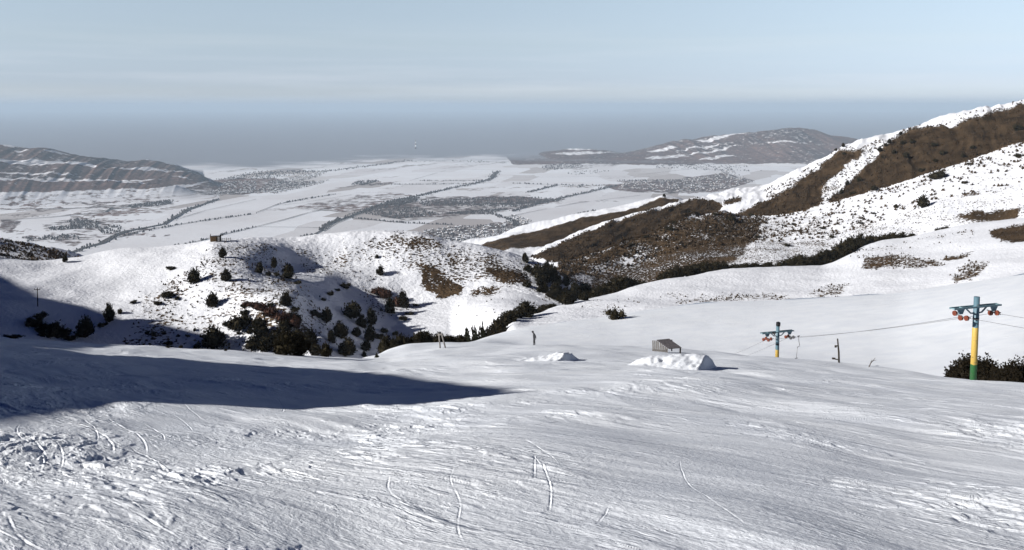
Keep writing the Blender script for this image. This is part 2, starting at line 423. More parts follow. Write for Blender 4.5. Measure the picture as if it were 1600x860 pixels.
# ------------------------------------------------------------------ ground cover, surveyed as outlines on the slopes
BARE = np.zeros_like(GZ)
def inside(px, py, poly):
    p = np.array(poly, float); n = len(p)
    ins = np.zeros(px.shape, bool); d2 = np.full(px.shape, 1e9)
    for i in range(n):
        x1, y1 = p[i]; x2, y2 = p[(i + 1) % n]
        cond = ((y1 > py) != (y2 > py))
        with np.errstate(divide='ignore', invalid='ignore'):
            xi = (x2 - x1) * (py - y1) / (y2 - y1) + x1 if y1 != y2 else np.full(px.shape, -1e9)
        ins ^= cond & (px < xi)
        l2 = (x2 - x1) ** 2 + (y2 - y1) ** 2 + 1e-9
        t = np.clip(((px - x1) * (x2 - x1) + (py - y1) * (y2 - y1)) / l2, 0, 1)
        d2 = np.minimum(d2, (px - x1 - t * (x2 - x1)) ** 2 + (py - y1 - t * (y2 - y1)) ** 2)
    return np.sqrt(d2) * np.where(ins, 1, -1)
def cover(k0, k1, poly, val, soft=6.0, wob=5.0, mode='max'):
    a, b = START[k0], START[k1]
    p = np.array(poly, float)
    cols = (PX[a:b] > p[:, 0].min() - 30) & (PX[a:b] < p[:, 0].max() + 30) & (PY[a:b] > p[:, 1].min() - 30) & (PY[a:b] < p[:, 1].max() + 30)
    if not cols.any(): return
    xx, yy = PX[a:b][cols], PY[a:b][cols]
    d = inside(xx + wob * fbm(xx / 26, yy / 16, 3, 51), yy + 0.6 * wob * fbm(xx / 26 + 50, yy / 16, 3, 52), poly)
    w = smooth(d, -soft * 0.5, soft * 0.5)
    cur = BARE[a:b][cols]
    new = np.maximum(cur, val * w) if mode == 'max' else cur * (1 - w) + val * w
    tmp = BARE[a:b]; tmp[cols] = new
M0, M1 = RC + 4, RC + 8
cover(M0, M1, [(190, 500), (235, 455), (300, 415), (340, 378), (420, 385), (480, 450), (520, 500), (480, 560), (200, 545)], 0.40, 24, 12)
cover(M0, M1, [(325, 384), (420, 380), (410, 402), (345, 404)], 0.42, 10)
cover(M0, M1, [(450, 385), (560, 375), (640, 420), (660, 440), (560, 440), (470, 430)], 0.36, 20, 10)
cover(M0, M1, [(565, 380), (610, 364), (660, 363), (700, 380), (760, 396), (820, 408), (850, 428), (830, 445), (700, 440), (640, 425), (600, 408)], 0.56, 18, 8)
cover(M0, M1, [(610, 366), (655, 364), (690, 382), (670, 400), (625, 398)], 0.64, 14, 8)
cover(M0, M1, [(655, 411), (680, 412), (698, 430), (727, 447), (722, 460), (690, 466), (664, 450), (652, 430)], 0.88, 16, 9)
cover(M0, M1, [(745, 425), (795, 419), (830, 430), (828, 444), (780, 440), (750, 434)], 0.85, 14, 8)
cover(M0, M1, [(740, 450), (790, 447), (775, 459), (740, 461)], 0.7, 10, 7)
cover(M0, M1, [(820, 395), (880, 440), (860, 470), (800, 440)], 0.45, 8)
cover(M0, M1, [(560, 450), (640, 450), (660, 490), (580, 500)], 0.40, 20)
cover(M0, M1, [(700, 470), (860, 460), (860, 500), (700, 510)], 0.18, 20)
cover(RC + 8, RC + 9, [(-50, 366), (60, 380), (150, 410), (100, 420), (-50, 420)], 0.47, 10)
F0, F1 = RC + 7, RC + 9
cover(F0, F1, [(862, 404), (905, 398), (943, 389), (1058, 345), (1130, 328), (1200, 343), (1180, 380), (1150, 412), (1050, 440), (1000, 455), (930, 475), (880, 462)], 0.80, 16, 8)
cover(F0, F1, [(880, 446), (905, 430), (940, 412), (1000, 396), (1022, 402), (975, 415), (940, 430), (900, 452)], 0.55, 12, 8, 'set')
cover(F0, F1, [(1190, 341), (1284, 322), (1379, 293), (1471, 262), (1610, 218), (1660, 220), (1660, 350), (1420, 376), (1330, 400), (1230, 425), (1110, 425), (1150, 380)], 0.31, 8, 6)
cover(F0, F1, [(1130, 395), (1190, 352), (1330, 335), (1400, 360), (1330, 400), (1240, 420), (1120, 425)], 0.44, 20, 10)
cover(F0, F1, [(1310, 330), (1400, 296), (1480, 285), (1470, 325), (1380, 350)], 0.30, 20, 10, 'set')
cover(F0, F1, [(1490, 300), (1600, 260), (1640, 270), (1610, 300), (1530, 312)], 0.27, 20, 10, 'set')
cover(F0, F1, [(1490, 338), (1530, 330), (1592, 327), (1590, 341), (1530, 348)], 0.95, 6)
cover(F0, F1, [(1505, 300), (1535, 296), (1530, 306), (1500, 308)], 0.8, 6)
B0, B1 = RC + 9, RC + 11  # cover above one puts the shade of these turned-away faces into their brown
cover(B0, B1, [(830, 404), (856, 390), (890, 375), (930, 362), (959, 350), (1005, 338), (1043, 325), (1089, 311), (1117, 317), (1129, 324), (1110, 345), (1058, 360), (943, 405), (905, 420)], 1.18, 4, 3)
cover(B0, B1, [(1135, 312), (1160, 308), (1150, 322), (1130, 325)], 0.9, 5)
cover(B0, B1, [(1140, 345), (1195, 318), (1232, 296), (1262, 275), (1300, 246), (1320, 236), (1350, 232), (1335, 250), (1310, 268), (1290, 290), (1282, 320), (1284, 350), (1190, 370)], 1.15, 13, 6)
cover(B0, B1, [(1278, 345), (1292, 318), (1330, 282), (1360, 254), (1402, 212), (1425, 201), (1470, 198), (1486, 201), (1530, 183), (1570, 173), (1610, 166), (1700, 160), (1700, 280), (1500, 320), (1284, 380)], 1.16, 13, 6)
cover(B0, B1, [(1195, 295), (1262, 265), (1300, 243), (1400, 208), (1400, 216), (1300, 320), (1285, 330), (1200, 325)], 0.36, 10, 5)
cover(B0, B1, [(1400, 205), (1610, 156), (1610, 172), (1486, 202)], 0.25, 8, 5)
T0, T1 = RC + 11, RC + 13
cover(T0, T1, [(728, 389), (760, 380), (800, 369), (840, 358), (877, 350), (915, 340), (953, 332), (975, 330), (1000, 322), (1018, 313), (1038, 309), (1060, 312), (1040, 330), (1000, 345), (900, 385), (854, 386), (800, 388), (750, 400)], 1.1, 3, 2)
N0, N1 = RC + 3, RC + 4
cover(N0, N1, [(1345, 404), (1380, 399), (1420, 402), (1460, 405), (1478, 411), (1440, 417), (1380, 419), (1348, 420)], 0.66, 8)
cover(N0, N1, [(1470, 404), (1500, 394), (1522, 391), (1512, 400), (1480, 408)], 0.70, 6)
cover(N0, N1, [(1484, 432), (1500, 416), (1518, 408), (1546, 414), (1540, 425), (1516, 436), (1490, 441)], 0.58, 8)
cover(N0, N1, [(1255, 462), (1285, 445), (1330, 442), (1310, 465), (1270, 470)], 0.42, 10)
cover(N0, N1, [(1040, 474), (1100, 462), (1190, 458), (1250, 466), (1200, 470), (1080, 476)], 0.43, 10)
cover(N0, N1, [(870, 487), (960, 465), (1060, 455), (1100, 462), (1000, 482), (900, 494)], 0.22, 10)
cover(N0, N1, [(1545, 362), (1580, 353), (1640, 345), (1640, 382), (1575, 380), (1552, 374)], 0.97, 8)
cover(N0, N1, [(1300, 410), (1350, 386), (1420, 374), (1530, 352), (1540, 380), (1420, 400)], 0.2, 10)
a, b = START[RC + 3], START[RC + 13]
q_ = BARE[a:b]; part_ = smooth(q_, 0.1, 0.25) * smooth(-q_, -0.85, -0.65)
BARE[a:b] = q_ + part_ * (0.15 * fbm(GX[a:b] / 15, GY[a:b] / 15, 3, 83) + 0.07 * fbm(GX[a:b] / 5, GY[a:b] / 5, 2, 84) - 0.02)     # tufts gather in patches
# the plain: bare plough, woods' floors, villages' ground, terraces
def plain(poly, val, soft=3.0, wob=3.0, mode='max'): cover(I_VAL, len(ROWS), poly, val, soft, wob, mode)
plain([(455, 325), (560, 305), (630, 302), (690, 314), (600, 322), (540, 332)], 0.55)
plain([(560, 330), (600, 318), (660, 312), (800, 310), (880, 314), (800, 330), (700, 340), (620, 344)], 0.62)
plain([(660, 308), (800, 306), (885, 314), (800, 322), (680, 322)], 0.75)
plain([(660, 362), (720, 355), (800, 345), (830, 350), (760, 385), (690, 378)], 0.60)
plain([(280, 296), (330, 282), (400, 278), (500, 284), (470, 294), (400, 303), (320, 306)], 0.72)
plain([(940, 290), (1040, 282), (1130, 270), (1180, 282), (1130, 300), (1040, 304), (960, 298)], 0.72)
plain([(960, 284), (1000, 280), (1100, 288), (1000, 294)], 0.6)
plain([(850, 256), (900, 252), (1000, 256), (910, 265), (850, 264)], 0.5)
plain([(0, 305), (120, 303), (280, 300), (260, 312), (120, 318), (0, 314)], 0.33, 8, 6)
plain([(100, 330), (200, 318), (280, 312), (260, 330), (160, 340)], 0.42, 8, 6)
plain([(60, 350), (130, 342), (190, 348), (160, 362), (70, 362)], 0.6, 6, 6)
plain([(0, 342), (40, 345), (20, 360), (0, 360)], 0.8, 6, 6)
plain([(30, 370), (120, 364), (180, 370), (110, 384), (50, 378)], 0.6, 6, 6)
for yy in (318, 326, 336):
    plain([(0, yy), (120, yy - 2), (260, yy - 6), (260, yy - 4), (120, yy + 1), (0, yy + 2)], 0.6, 2, 4)
tg = np.random.default_rng(17)
for q in range(36):
    xa, ya = tg.uniform(-20, 210), tg.uniform(300, 372); ln = tg.uniform(40, 130); sl = -tg.uniform(0.0, 0.09); hh = tg.uniform(0.8, 2.4)
    plain([(xa, ya), (xa + ln * .5, ya + sl * ln * .5 - hh), (xa + ln, ya + sl * ln), (xa + ln * .5, ya + sl * ln * .5 + hh)], tg.uniform(.5, .85), 2, 5)
for q in range(44):
    xa, ya = tg.uniform(300, 1000), tg.uniform(256, 345); ln = tg.uniform(40, 150); hh = tg.uniform(1.0, 3.5) * (ya - 235) / 70; sl = -0.10 if xa < 700 else -0.03
    plain([(xa, ya), (xa + ln * .9, ya + sl * ln), (xa + ln, ya + sl * ln + hh), (xa + ln * .15, ya + hh)], tg.uniform(.30, .48), 2, 2)
# far hills: brown slopes with snow lying on the steps
a0, a1 = I_VAL + 3, I_VAL + 13
def hill(poly, val, soft=2.5, wob=3.0, mode='max'): cover(a0, a1, poly, val, soft, wob, mode)
hill([(-90, 190), (0, 224), (100, 236), (250, 253), (312, 270), (330, 282), (270, 292), (100, 300), (-90, 300)], 0.95)
for pl in ([(-20, 246), (60, 250), (150, 256), (150, 260), (60, 255), (-20, 250)], [(160, 262), (230, 264), (300, 269), (230, 267)],
           [(-20, 265), (60, 269), (140, 275), (60, 272)], [(-20, 279), (80, 281), (240, 282), (230, 284), (80, 284), (-20, 282)],
           [(65, 236), (90, 237), (110, 242), (80, 239)], [(20, 230), (40, 231), (45, 233), (25, 233)], [(260, 273), (300, 281), (290, 281)]):
    hill(pl, 0.1, 2.0, 3.0, 'set')
hill([(790, 244), (850, 234), (950, 234), (1010, 231), (1050, 220), (1140, 208), (1240, 196), (1300, 206), (1350, 216), (1360, 256), (1150, 256), (1000, 258), (900, 256), (800, 258)], 0.92)
for pl in ([(1085, 219), (1130, 212), (1185, 207), (1160, 210), (1110, 219)], [(1190, 223), (1225, 220), (1290, 222), (1230, 222)], [(1050, 236), (1100, 226), (1140, 222), (1100, 229)], [(1060, 243), (1120, 231), (1150, 227), (1110, 237)],
           [(1085, 250), (1140, 240), (1150, 242), (1110, 251)], [(860, 241), (900, 236), (965, 239), (930, 241)], [(1010, 236), (1050, 228), (1060, 229), (1020, 239)], [(1005, 247), (1060, 241), (1080, 244), (1020, 250)]):
    hill(pl, 0.28, 2.2, 2.5, 'set')
# beyond the smog front the smog's grey-blue is painted into the snowless ground
a, b = START[I_VAL], len(GZ)
edge = PY[a:b] + 3.5 * fbm(PX[a:b] / 120, PY[a:b] / 10, 4, 71) - interp_smooth(PX[a:b].ravel(), [-400, 330, 400, 520, 640, 800, 900, 1900], [262, 262, 264, 256, 249, 249, 251, 252]).reshape(PX[a:b].shape)
low = GZ[a:b] < VZ + 25
edge2 = edge + 4.0 * fbm(PX[a:b] / 60, PY[a:b] / 3.5, 3, 73)
SMOG_TINT = np.where(low, smooth(-edge2, -6, 9), 0)

# ------------------------------------------------------------------ materials
def mat(name):
    m = bpy.data.materials.new(name); m.use_nodes = True
    nt = m.node_tree
    return m, nt, nt.nodes, nt.links, nt.nodes['Principled BSDF']
def simple(name, col, rough=0.6, metal=0.0, var=0.15, scale=6.0, bump=0.0):
    m, nt, n, l, b = mat(name)
    tcn = n.new('ShaderNodeTexCoord'); no = n.new('ShaderNodeTexNoise')
    no.inputs['Scale'].default_value = scale; no.inputs['Detail'].default_value = 5
    l.new(tcn.outputs['Object'], no.inputs['Vector'])
    rp = n.new('ShaderNodeValToRGB')
    rp.color_ramp.elements[0].position, rp.color_ramp.elements[1].position = 0.3, 0.72
    rp.color_ramp.elements[0].color = (*[c * (1 - var) for c in col], 1)
    rp.color_ramp.elements[1].color = (*[min(1, c * (1 + var)) for c in col], 1)
    l.new(no.outputs['Fac'], rp.inputs[0]); l.new(rp.outputs[0], b.inputs['Base Color'])
    b.inputs['Specular IOR Level'].default_value = 0.06 if rough > 0.7 else 0.4
    b.inputs['Roughness'].default_value = rough; b.inputs['Metallic'].default_value = metal
    if bump:
        bm_ = n.new('ShaderNodeBump'); bm_.inputs['Strength'].default_value = bump; bm_.inputs['Distance'].default_value = 0.02
        l.new(no.outputs['Fac'], bm_.inputs['Height']); l.new(bm_.outputs[0], b.inputs['Normal'])
    return m
SNOW = (0.83, 0.85, 0.885)

SCRATCH = 0.42
def snow_slope_mat():
    m, nt, n, l, b = mat('skied_snow')
    g = n.new('ShaderNodeNewGeometry')
    n1 = n.new('ShaderNodeTexNoise'); n1.inputs['Scale'].default_value = 0.35; n1.inputs['Detail'].default_value = 6
    l.new(g.outputs['Position'], n1.inputs['Vector'])
    rp = n.new('ShaderNodeValToRGB')
    rp.color_ramp.elements[0].position, rp.color_ramp.elements[1].position = 0.32, 0.66
    rp.color_ramp.elements[0].color = (0.765, 0.805, 0.855, 1); rp.color_ramp.elements[1].color = (0.84, 0.873, 0.905, 1)
    l.new(n1.outputs['Fac'], rp.inputs[0]); l.new(rp.outputs[0], b.inputs['Base Color'])
    # scratches left by edges: noise drawn out along the line people ride, bent a little from place to place
    wn_ = n.new('ShaderNodeTexNoise'); wn_.inputs['Scale'].default_value = 0.13; wn_.inputs['Detail'].default_value = 2
    l.new(g.outputs['Position'], wn_.inputs['Vector'])
    ws = n.new('ShaderNodeVectorMath'); ws.operation = 'MULTIPLY_ADD'; ws.inputs[1].default_value = (3.2, 3.2, 0)
    l.new(wn_.outputs['Color'], ws.inputs[0]); l.new(g.outputs['Position'], ws.inputs[2])
    pn = n.new('ShaderNodeTexNoise'); pn.inputs['Scale'].default_value = 0.30; pn.inputs['Detail'].default_value = 5; pn.inputs['Roughness'].default_value = 0.6
    l.new(g.outputs['Position'], pn.inputs['Vector'])
    pr = n.new('ShaderNodeMapRange'); pr.inputs['From Min'].default_value, pr.inputs['From Max'].default_value = 0.40, 0.66; pr.inputs['To Min'].default_value = 0.12
    l.new(pn.outputs['Fac'], pr.inputs['Value'])
    last = None
    for su, sv, dist, lo, hi in ((0.35, 1.3, 0.075, 0.53, 0.66), (0.95, 3.4, 0.042, 0.54, 0.64), (3.2, 8.0, 0.018, 0.54, 0.62), (9.0, 20.0, 0.007, 0.42, 0.66), (30.0, 30.0, 0.007, 0.2, 0.8)):
        rt = n.new('ShaderNodeMapping'); rt.inputs['Rotation'].default_value = (0, 0, 0.80)
        l.new(ws.outputs[0], rt.inputs[0])
        sc_ = n.new('ShaderNodeMapping'); sc_.inputs['Scale'].default_value = (su, sv, 0.0); l.new(rt.outputs[0], sc_.inputs[0])
        t_ = n.new('ShaderNodeTexNoise'); t_.inputs['Scale'].default_value = 1.0; t_.inputs['Detail'].default_value = 5; t_.inputs['Roughness'].default_value = 0.62
        l.new(sc_.outputs[0], t_.inputs['Vector'])
        r_ = n.new('ShaderNodeMapRange'); r_.interpolation_type = 'SMOOTHSTEP'; r_.inputs['From Min'].default_value, r_.inputs['From Max'].default_value = lo, hi
        l.new(t_.outputs['Fac'], r_.inputs['Value'])
        bp = n.new('ShaderNodeBump'); bp.inputs['Strength'].default_value = 1.0; bp.inputs['Distance'].default_value = dist * SCRATCH
        pm = n.new('ShaderNodeMath'); pm.operation = 'MULTIPLY'; l.new(r_.outputs[0], pm.inputs[0])
        if sv < 15: l.new(pr.outputs[0], pm.inputs[1])
        else: pm.inputs[1].default_value = 1.0
        l.new(pm.outputs[0], bp.inputs['Height'])
        if last: l.new(last.outputs[0], bp.inputs['Normal'])
        last = bp
    l.new(last.outputs[0], b.inputs['Normal'])
    b.inputs['Roughness'].default_value = 0.85; b.inputs['Specular IOR Level'].default_value = 0.06
    return m

def cover_mat(name, sc1, sc2, brown, dark, snow_lo, bump_d, aniso=1.6, hard=0.06):
    """snow lying over winter grass: the surveyed 'bare' amount decides how much of the ground shows; above one it paints shade into the brown"""
    m, nt, n, l, b = mat(name)
    g = n.new('ShaderNodeNewGeometry')
    at = n.new('ShaderNodeAttribute'); at.attribute_name = 'bare'
    mpn = n.new('ShaderNodeMapping'); mpn.inputs['Scale'].default_value = (1, 1, aniso)
    l.new(g.outputs['Position'], mpn.inputs[0])
    a_ = n.new('ShaderNodeTexNoise'); a_.inputs['Scale'].default_value = sc1; a_.inputs['Detail'].default_value = 3; a_.inputs['Roughness'].default_value = 0.6
    c_ = n.new('ShaderNodeTexNoise'); c_.inputs['Scale'].default_value = sc2; c_.inputs['Detail'].default_value = 4
    l.new(mpn.outputs[0], a_.inputs['Vector']); l.new(mpn.outputs[0], c_.inputs['Vector'])
    mx = n.new('ShaderNodeMath'); mx.operation = 'MULTIPLY_ADD'; mx.inputs[1].default_value = 1.9; mx.inputs[2].default_value = -0.95
    l.new(a_.outputs['Fac'], mx.inputs[0])
    my = n.new('ShaderNodeMath'); my.operation = 'MULTIPLY_ADD'; my.inputs[1].default_value = 0.8
    l.new(c_.outputs['Fac'], my.inputs[0]); l.new(mx.outputs[0], my.inputs[2])
    mz = n.new('ShaderNodeMath'); mz.operation = 'ADD'; mz.inputs[1].default_value = -0.4
    l.new(my.outputs[0], mz.inputs[0])
    ma = n.new('ShaderNodeMath'); ma.operation = 'ADD'
    l.new(mz.outputs[0], ma.inputs[0]); l.new(at.outputs['Fac'], ma.inputs[1])
    mr = n.new('ShaderNodeMapRange'); mr.inputs['From Min'].default_value = 0.55 - hard; mr.inputs['From Max'].default_value = 0.55 + hard
    l.new(ma.outputs[0], mr.inputs['Value'])
    rp = n.new('ShaderNodeValToRGB'); e0, e1 = rp.color_ramp.elements
    e0.position, e1.position = 0.36, 0.62
    e0.color, e1.color = (*dark, 1), (*brown, 1)
    d_ = n.new('ShaderNodeTexNoise'); d_.inputs['Scale'].default_value = sc1 * 1.7; d_.inputs['Detail'].default_value = 5; d_.inputs['Roughness'].default_value = 0.65
    l.new(g.outputs['Position'], d_.inputs['Vector']); l.new(d_.outputs['Fac'], rp.inputs[0])
    sn = n.new('ShaderNodeValToRGB')
    sn.color_ramp.elements[0].position, sn.color_ramp.elements[1].position = 0.3, 0.65
    sn.color_ramp.elements[0].color, sn.color_ramp.elements[1].color = (*snow_lo, 1), (*SNOW, 1)
    l.new(c_.outputs['Fac'], sn.inputs[0])
    mi = n.new('ShaderNodeMix'); mi.data_type = 'RGBA'
    l.new(mr.outputs[0], mi.inputs[0]); l.new(sn.outputs[0], mi.inputs[6]); l.new(rp.outputs[0], mi.inputs[7])
    bv = n.new('ShaderNodeMapRange'); bv.inputs['From Min'].default_value, bv.inputs['From Max'].default_value = 0.32, 0.68; bv.inputs['To Min'].default_value, bv.inputs['To Max'].default_value = 0.55, 1.5
    l.new(c_.outputs['Fac'], bv.inputs['Value'])
    dk = n.new('ShaderNodeMapRange'); dk.inputs['From Min'].default_value, dk.inputs['From Max'].default_value = 1.0, 1.3; dk.inputs['To Min'].default_value, dk.inputs['To Max'].default_value = 1.0, 0.45  # cover above one darkens the brown, standing in for shade on turned-away slopes
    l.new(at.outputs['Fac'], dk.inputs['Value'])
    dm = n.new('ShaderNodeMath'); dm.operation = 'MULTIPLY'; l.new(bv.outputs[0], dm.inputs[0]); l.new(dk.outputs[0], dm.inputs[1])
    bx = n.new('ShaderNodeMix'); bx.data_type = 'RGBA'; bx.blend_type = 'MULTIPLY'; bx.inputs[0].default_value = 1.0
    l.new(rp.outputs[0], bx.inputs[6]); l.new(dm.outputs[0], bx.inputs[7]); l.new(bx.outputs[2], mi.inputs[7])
    l.new(mi.outputs[2], b.inputs['Base Color'])
    bp = n.new('ShaderNodeBump'); bp.inputs['Strength'].default_value = 0.6; bp.inputs['Distance'].default_value = bump_d
    l.new(a_.outputs['Fac'], bp.inputs['Height']); l.new(bp.outputs[0], b.inputs['Normal'])
    b.inputs['Roughness'].default_value = 0.85; b.inputs['Specular IOR Level'].default_value = 0.05
    return m
M_SLOPE = snow_slope_mat()
M_HILL = cover_mat('snow_over_dry_grass', 0.95, 0.07, (0.092, 0.060, 0.033), (0.024, 0.018, 0.012), (0.78, 0.80, 0.84), 0.5, 2.2)
def parcels(m):
    n, l = m.node_tree.nodes, m.node_tree.links
    b = n['Principled BSDF']; src = b.inputs['Base Color'].links[0].from_socket
    g = n.new('ShaderNodeNewGeometry'); mp_ = n.new('ShaderNodeMapping'); mp_.vector_type = 'TEXTURE'
    mp_.inputs['Rotation'].default_value = (0, 0, R(-13)); mp_.inputs['Scale'].default_value = (330, 900, 1)
    l.new(g.outputs['Position'], mp_.inputs[0])
    vo = n.new('ShaderNodeTexVoronoi'); vo.distance = 'CHEBYCHEV'; vo.inputs['Scale'].default_value = 1.0; vo.inputs['Randomness'].default_value = 0.8
    l.new(mp_.outputs[0], vo.inputs['Vector'])
    sp = n.new('ShaderNodeSeparateColor'); l.new(vo.outputs['Color'], sp.inputs[0])
    rp = n.new('ShaderNodeValToRGB'); e_ = rp.color_ramp.elements; e_[0].position, e_[1].position = 0.0, 1.0
    e_[0].color, e_[1].color = (0.52, 0.47, 0.44, 1), (1, 1, 1, 1)
    for p_, c_ in ((0.10, (0.70, 0.66, 0.63)), (0.20, (0.88, 0.86, 0.85)), (0.5, (1, 0.995, 0.99))):
        q = e_.new(p_); q.color = (*c_, 1)
    l.new(sp.outputs[0], rp.inputs[0])
    mx = n.new('ShaderNodeMix'); mx.data_type = 'RGBA'; mx.blend_type = 'MULTIPLY'; mx.inputs[0].default_value = 1
    l.new(src, mx.inputs[6]); l.new(rp.outputs[0], mx.inputs[7]);     at_ = n.new('ShaderNodeAttribute'); at_.attribute_name = 'smog_tint'
    m2 = n.new('ShaderNodeMix'); m2.data_type = 'RGBA'; m2.inputs[7].default_value = (0.235, 0.25, 0.285, 1)  # flat grey-blue that paints the smog's veil onto the far ground
    l.new(at_.outputs['Fac'], m2.inputs[0]); l.new(mx.outputs[2], m2.inputs[6]); l.new(m2.outputs[2], b.inputs['Base Color'])
    return m
M_PLAIN = cover_mat('winter_fields', 0.022, 0.0016, (0.150, 0.092, 0.074), (0.058, 0.040, 0.036), (0.74, 0.74, 0.76), 3.0, 1.0, 0.18)
parcels(M_PLAIN)

# ------------------------------------------------------------------ ground meshes
def land(name, A, B, Cz, bare, m):
    n, NC = A.shape
    co = np.empty((n, NC, 3), np.float32)
    co[..., 0], co[..., 1], co[..., 2] = A, B, Cz
    idx = np.arange(n * NC, dtype=np.int32).reshape(n, NC)
    q = np.stack([idx[:-1, :-1], idx[:-1, 1:], idx[1:, 1:], idx[1:, :-1]], -1).reshape(-1, 4)
    me = bpy.data.meshes.new(name)
    me.vertices.add(n * NC); me.vertices.foreach_set('co', co.ravel())
    me.loops.add(q.size); me.loops.foreach_set('vertex_index', q.ravel())
    me.polygons.add(len(q))
    me.polygons.foreach_set('loop_start', np.arange(0, q.size, 4, dtype=np.int32))
    me.polygons.foreach_set('use_smooth', np.ones(len(q), bool))
    me.update(calc_edges=True)
    at = me.attributes.new('bare', 'FLOAT', 'POINT')
    at.data.foreach_set('value', bare.astype(np.float32).ravel())
    me.materials.append(m)
    o = bpy.data.objects.new(name, me); C.objects.link(o)
    o['kind'] = 'structure'
    return o
land('ski_slope', FX, FY, FZ, np.zeros_like(FZ), M_SLOPE)
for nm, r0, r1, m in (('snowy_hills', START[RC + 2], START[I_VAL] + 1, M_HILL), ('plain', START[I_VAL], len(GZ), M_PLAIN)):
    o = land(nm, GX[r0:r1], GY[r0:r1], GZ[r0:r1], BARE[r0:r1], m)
    if nm == 'plain':
        at = o.data.attributes.new('smog_tint', 'FLOAT', 'POINT'); at.data.foreach_set('value', SMOG_TINT.astype(np.float32).ravel())

# ------------------------------------------------------------------ the knoll to the left whose shade falls across the slope
def shade_ridge():
    tanp = math.tan(SUN_EL)
    spec = [((-60, 672), 38), ((0, 662), 38), ((77, 651), 38), ((153, 639), 38), ((230, 628), 38), ((307, 619), 38), ((384, 615), 38), ((460, 613.5), 38), ((560, 613), 38), ((680, 613), 38), ((800, 613), 38),
            ((858, 612.5), 38), ((798, 607), 38), ((722, 599), 38), ((626, 587), 38), ((530, 578), 38), ((384, 570), 38), ((265, 559), 38), ((130, 549), 38), ((0, 540), 44),
            ((330, 525), 160), ((256, 507), 160), ((194, 500), 160), ((138, 480), 160), ((64, 465), 160), ((38, 449), 165), ((0, 429), 170), ((-60, 420), 175)]
    pts = []
    s = np.array(sun_dir)
    for (px, py), t in spec:
        p = ground_at(px, py)
        pts.append(np.array(p) + s * t)
    return pts
SP = shade_ridge()
hu = np.array([-SUN_FROM[1], SUN_FROM[0], 0.0]); hu /= np.linalg.norm(hu)      # horizontal, across the sun
hs = np.array([SUN_FROM[0], SUN_FROM[1], 0.0]); hs /= np.linalg.norm(hs)
tanp = math.tan(SUN_EL)
A_ = np.array(SP); ua, wa = A_ @ hu, A_ @ hs; va = A_[:, 2] - wa * tanp
def chain(i0, i1, ug):
    o_ = np.argsort(ua[i0:i1]); q = np.interp(ug, ua[i0:i1][o_], va[i0:i1][o_]); q[(ug < ua[i0:i1].min()) | (ug > ua[i0:i1].max())] = -1e6
    return q
nl, nu = 11, 20
ug = np.arange(ua.min(), ua.max() + 0.01, 0.4)
vg = np.maximum(chain(0, nl, ug), np.maximum(chain(nl - 1, nu, ug), chain(nu, len(ua), ug)))
hole = vg < -1e5
vg[hole] = np.interp(ug[hole], ug[~hole], vg[~hole])
o_ = np.argsort(ua); wg = np.interp(ug, ua[o_], wa[o_]); kk = np.ones(25) / 25; wg = np.convolve(np.pad(wg, 12, mode='edge'), kk, mode='valid')
SP = [hu * u_ + hs * w_ + np.array([0, 0, v_ + w_ * tanp]) for u_, w_, v_ in zip(ug, wg, vg)][::-1]
SP = [SP[0] + hu * 40 + np.array([0, 0, -34.0]), SP[0] + hu * 14 + np.array([0, 0, -9.0])] + SP
SP.append(SP[-1] - hu * 60 + np.array([0, 0, 12.0])); SP.append(SP[-1] - hu * 120 + np.array([0, 0, -10.0]))
P = np.array(SP); cl = np.concatenate([[0], np.cumsum(np.linalg.norm(np.diff(P[:, :2], axis=0), axis=1) + 0.01)])
tt = np.arange(0, cl[-1], 0.8)
cpt = np.stack([np.interp(tt, cl, P[:, i]) for i in range(3)], 1)
offs = np.array([-90, -70, -52, -38, -27, -18, -11, -6, -3, -1, 0, 1.2, 4, 9, 16, 26, 40, 60, 85])
vs, fs = [], []
for i, p in enumerate(cpt):
    for d in offs:
        q = p + hs * d
        z = p[2] - (1.35 * -d if d < 0 else 0.35 * d)
        z += 0.9 * float(fbm(np.array([q[0] / 9]), np.array([q[1] / 9]), 3, 33)[0]) * min(1, abs(d) / 20)
        vs.append((q[0], q[1], z))
m_ = len(offs)
for i in range(len(cpt) - 1):
    for j in range(m_ - 1):
        fs.append((i * m_ + j, (i + 1) * m_ + j, (i + 1) * m_ + j + 1, i * m_ + j + 1))
me = bpy.data.meshes.new('side_hill'); me.from_pydata(vs, [], fs); me.update()
me.attributes.new('bare', 'FLOAT', 'POINT')
me.materials.append(M_HILL)
for f in me.polygons: f.use_smooth = True
o = bpy.data.objects.new('side_hill', me); C.objects.link(o); o['kind'] = 'structure'

# ------------------------------------------------------------------ the air over the plain
def haze():
    x0, x1, y0, y1, z0, z1 = -82000, 82000, -400, 95000, -640, 120
    v = [(x, y, z) for x in (x0, x1) for y in (y0, y1) for z in (z0, z1)]
    f = [(0, 1, 3, 2), (4, 6, 7, 5), (0, 4, 5, 1), (2, 3, 7, 6), (0, 2, 6, 4), (1, 5, 7, 3)]
    me = bpy.data.meshes.new('haze'); me.from_pydata(v, [], f); me.update()
    bm = bmesh.new(); bm.from_mesh(me); bmesh.ops.recalc_face_normals(bm, faces=bm.faces); bm.to_mesh(me); bm.free()
    m = bpy.data.materials.new('winter_haze'); m.use_nodes = True
    nt = m.node_tree; nt.nodes.clear()
    out = nt.nodes.new('ShaderNodeOutputMaterial'); pv = nt.nodes.new('ShaderNodeVolumePrincipled')
    pv.inputs['Color'].default_value = HAZE_COL
    pv.inputs['Density'].default_value = HAZE_DENSITY
    nt.links.new(pv.outputs[0], out.inputs['Volume'])
    me.materials.append(m)
    o = bpy.data.objects.new('haze', me); C.objects.link(o); o['kind'] = 'stuff'
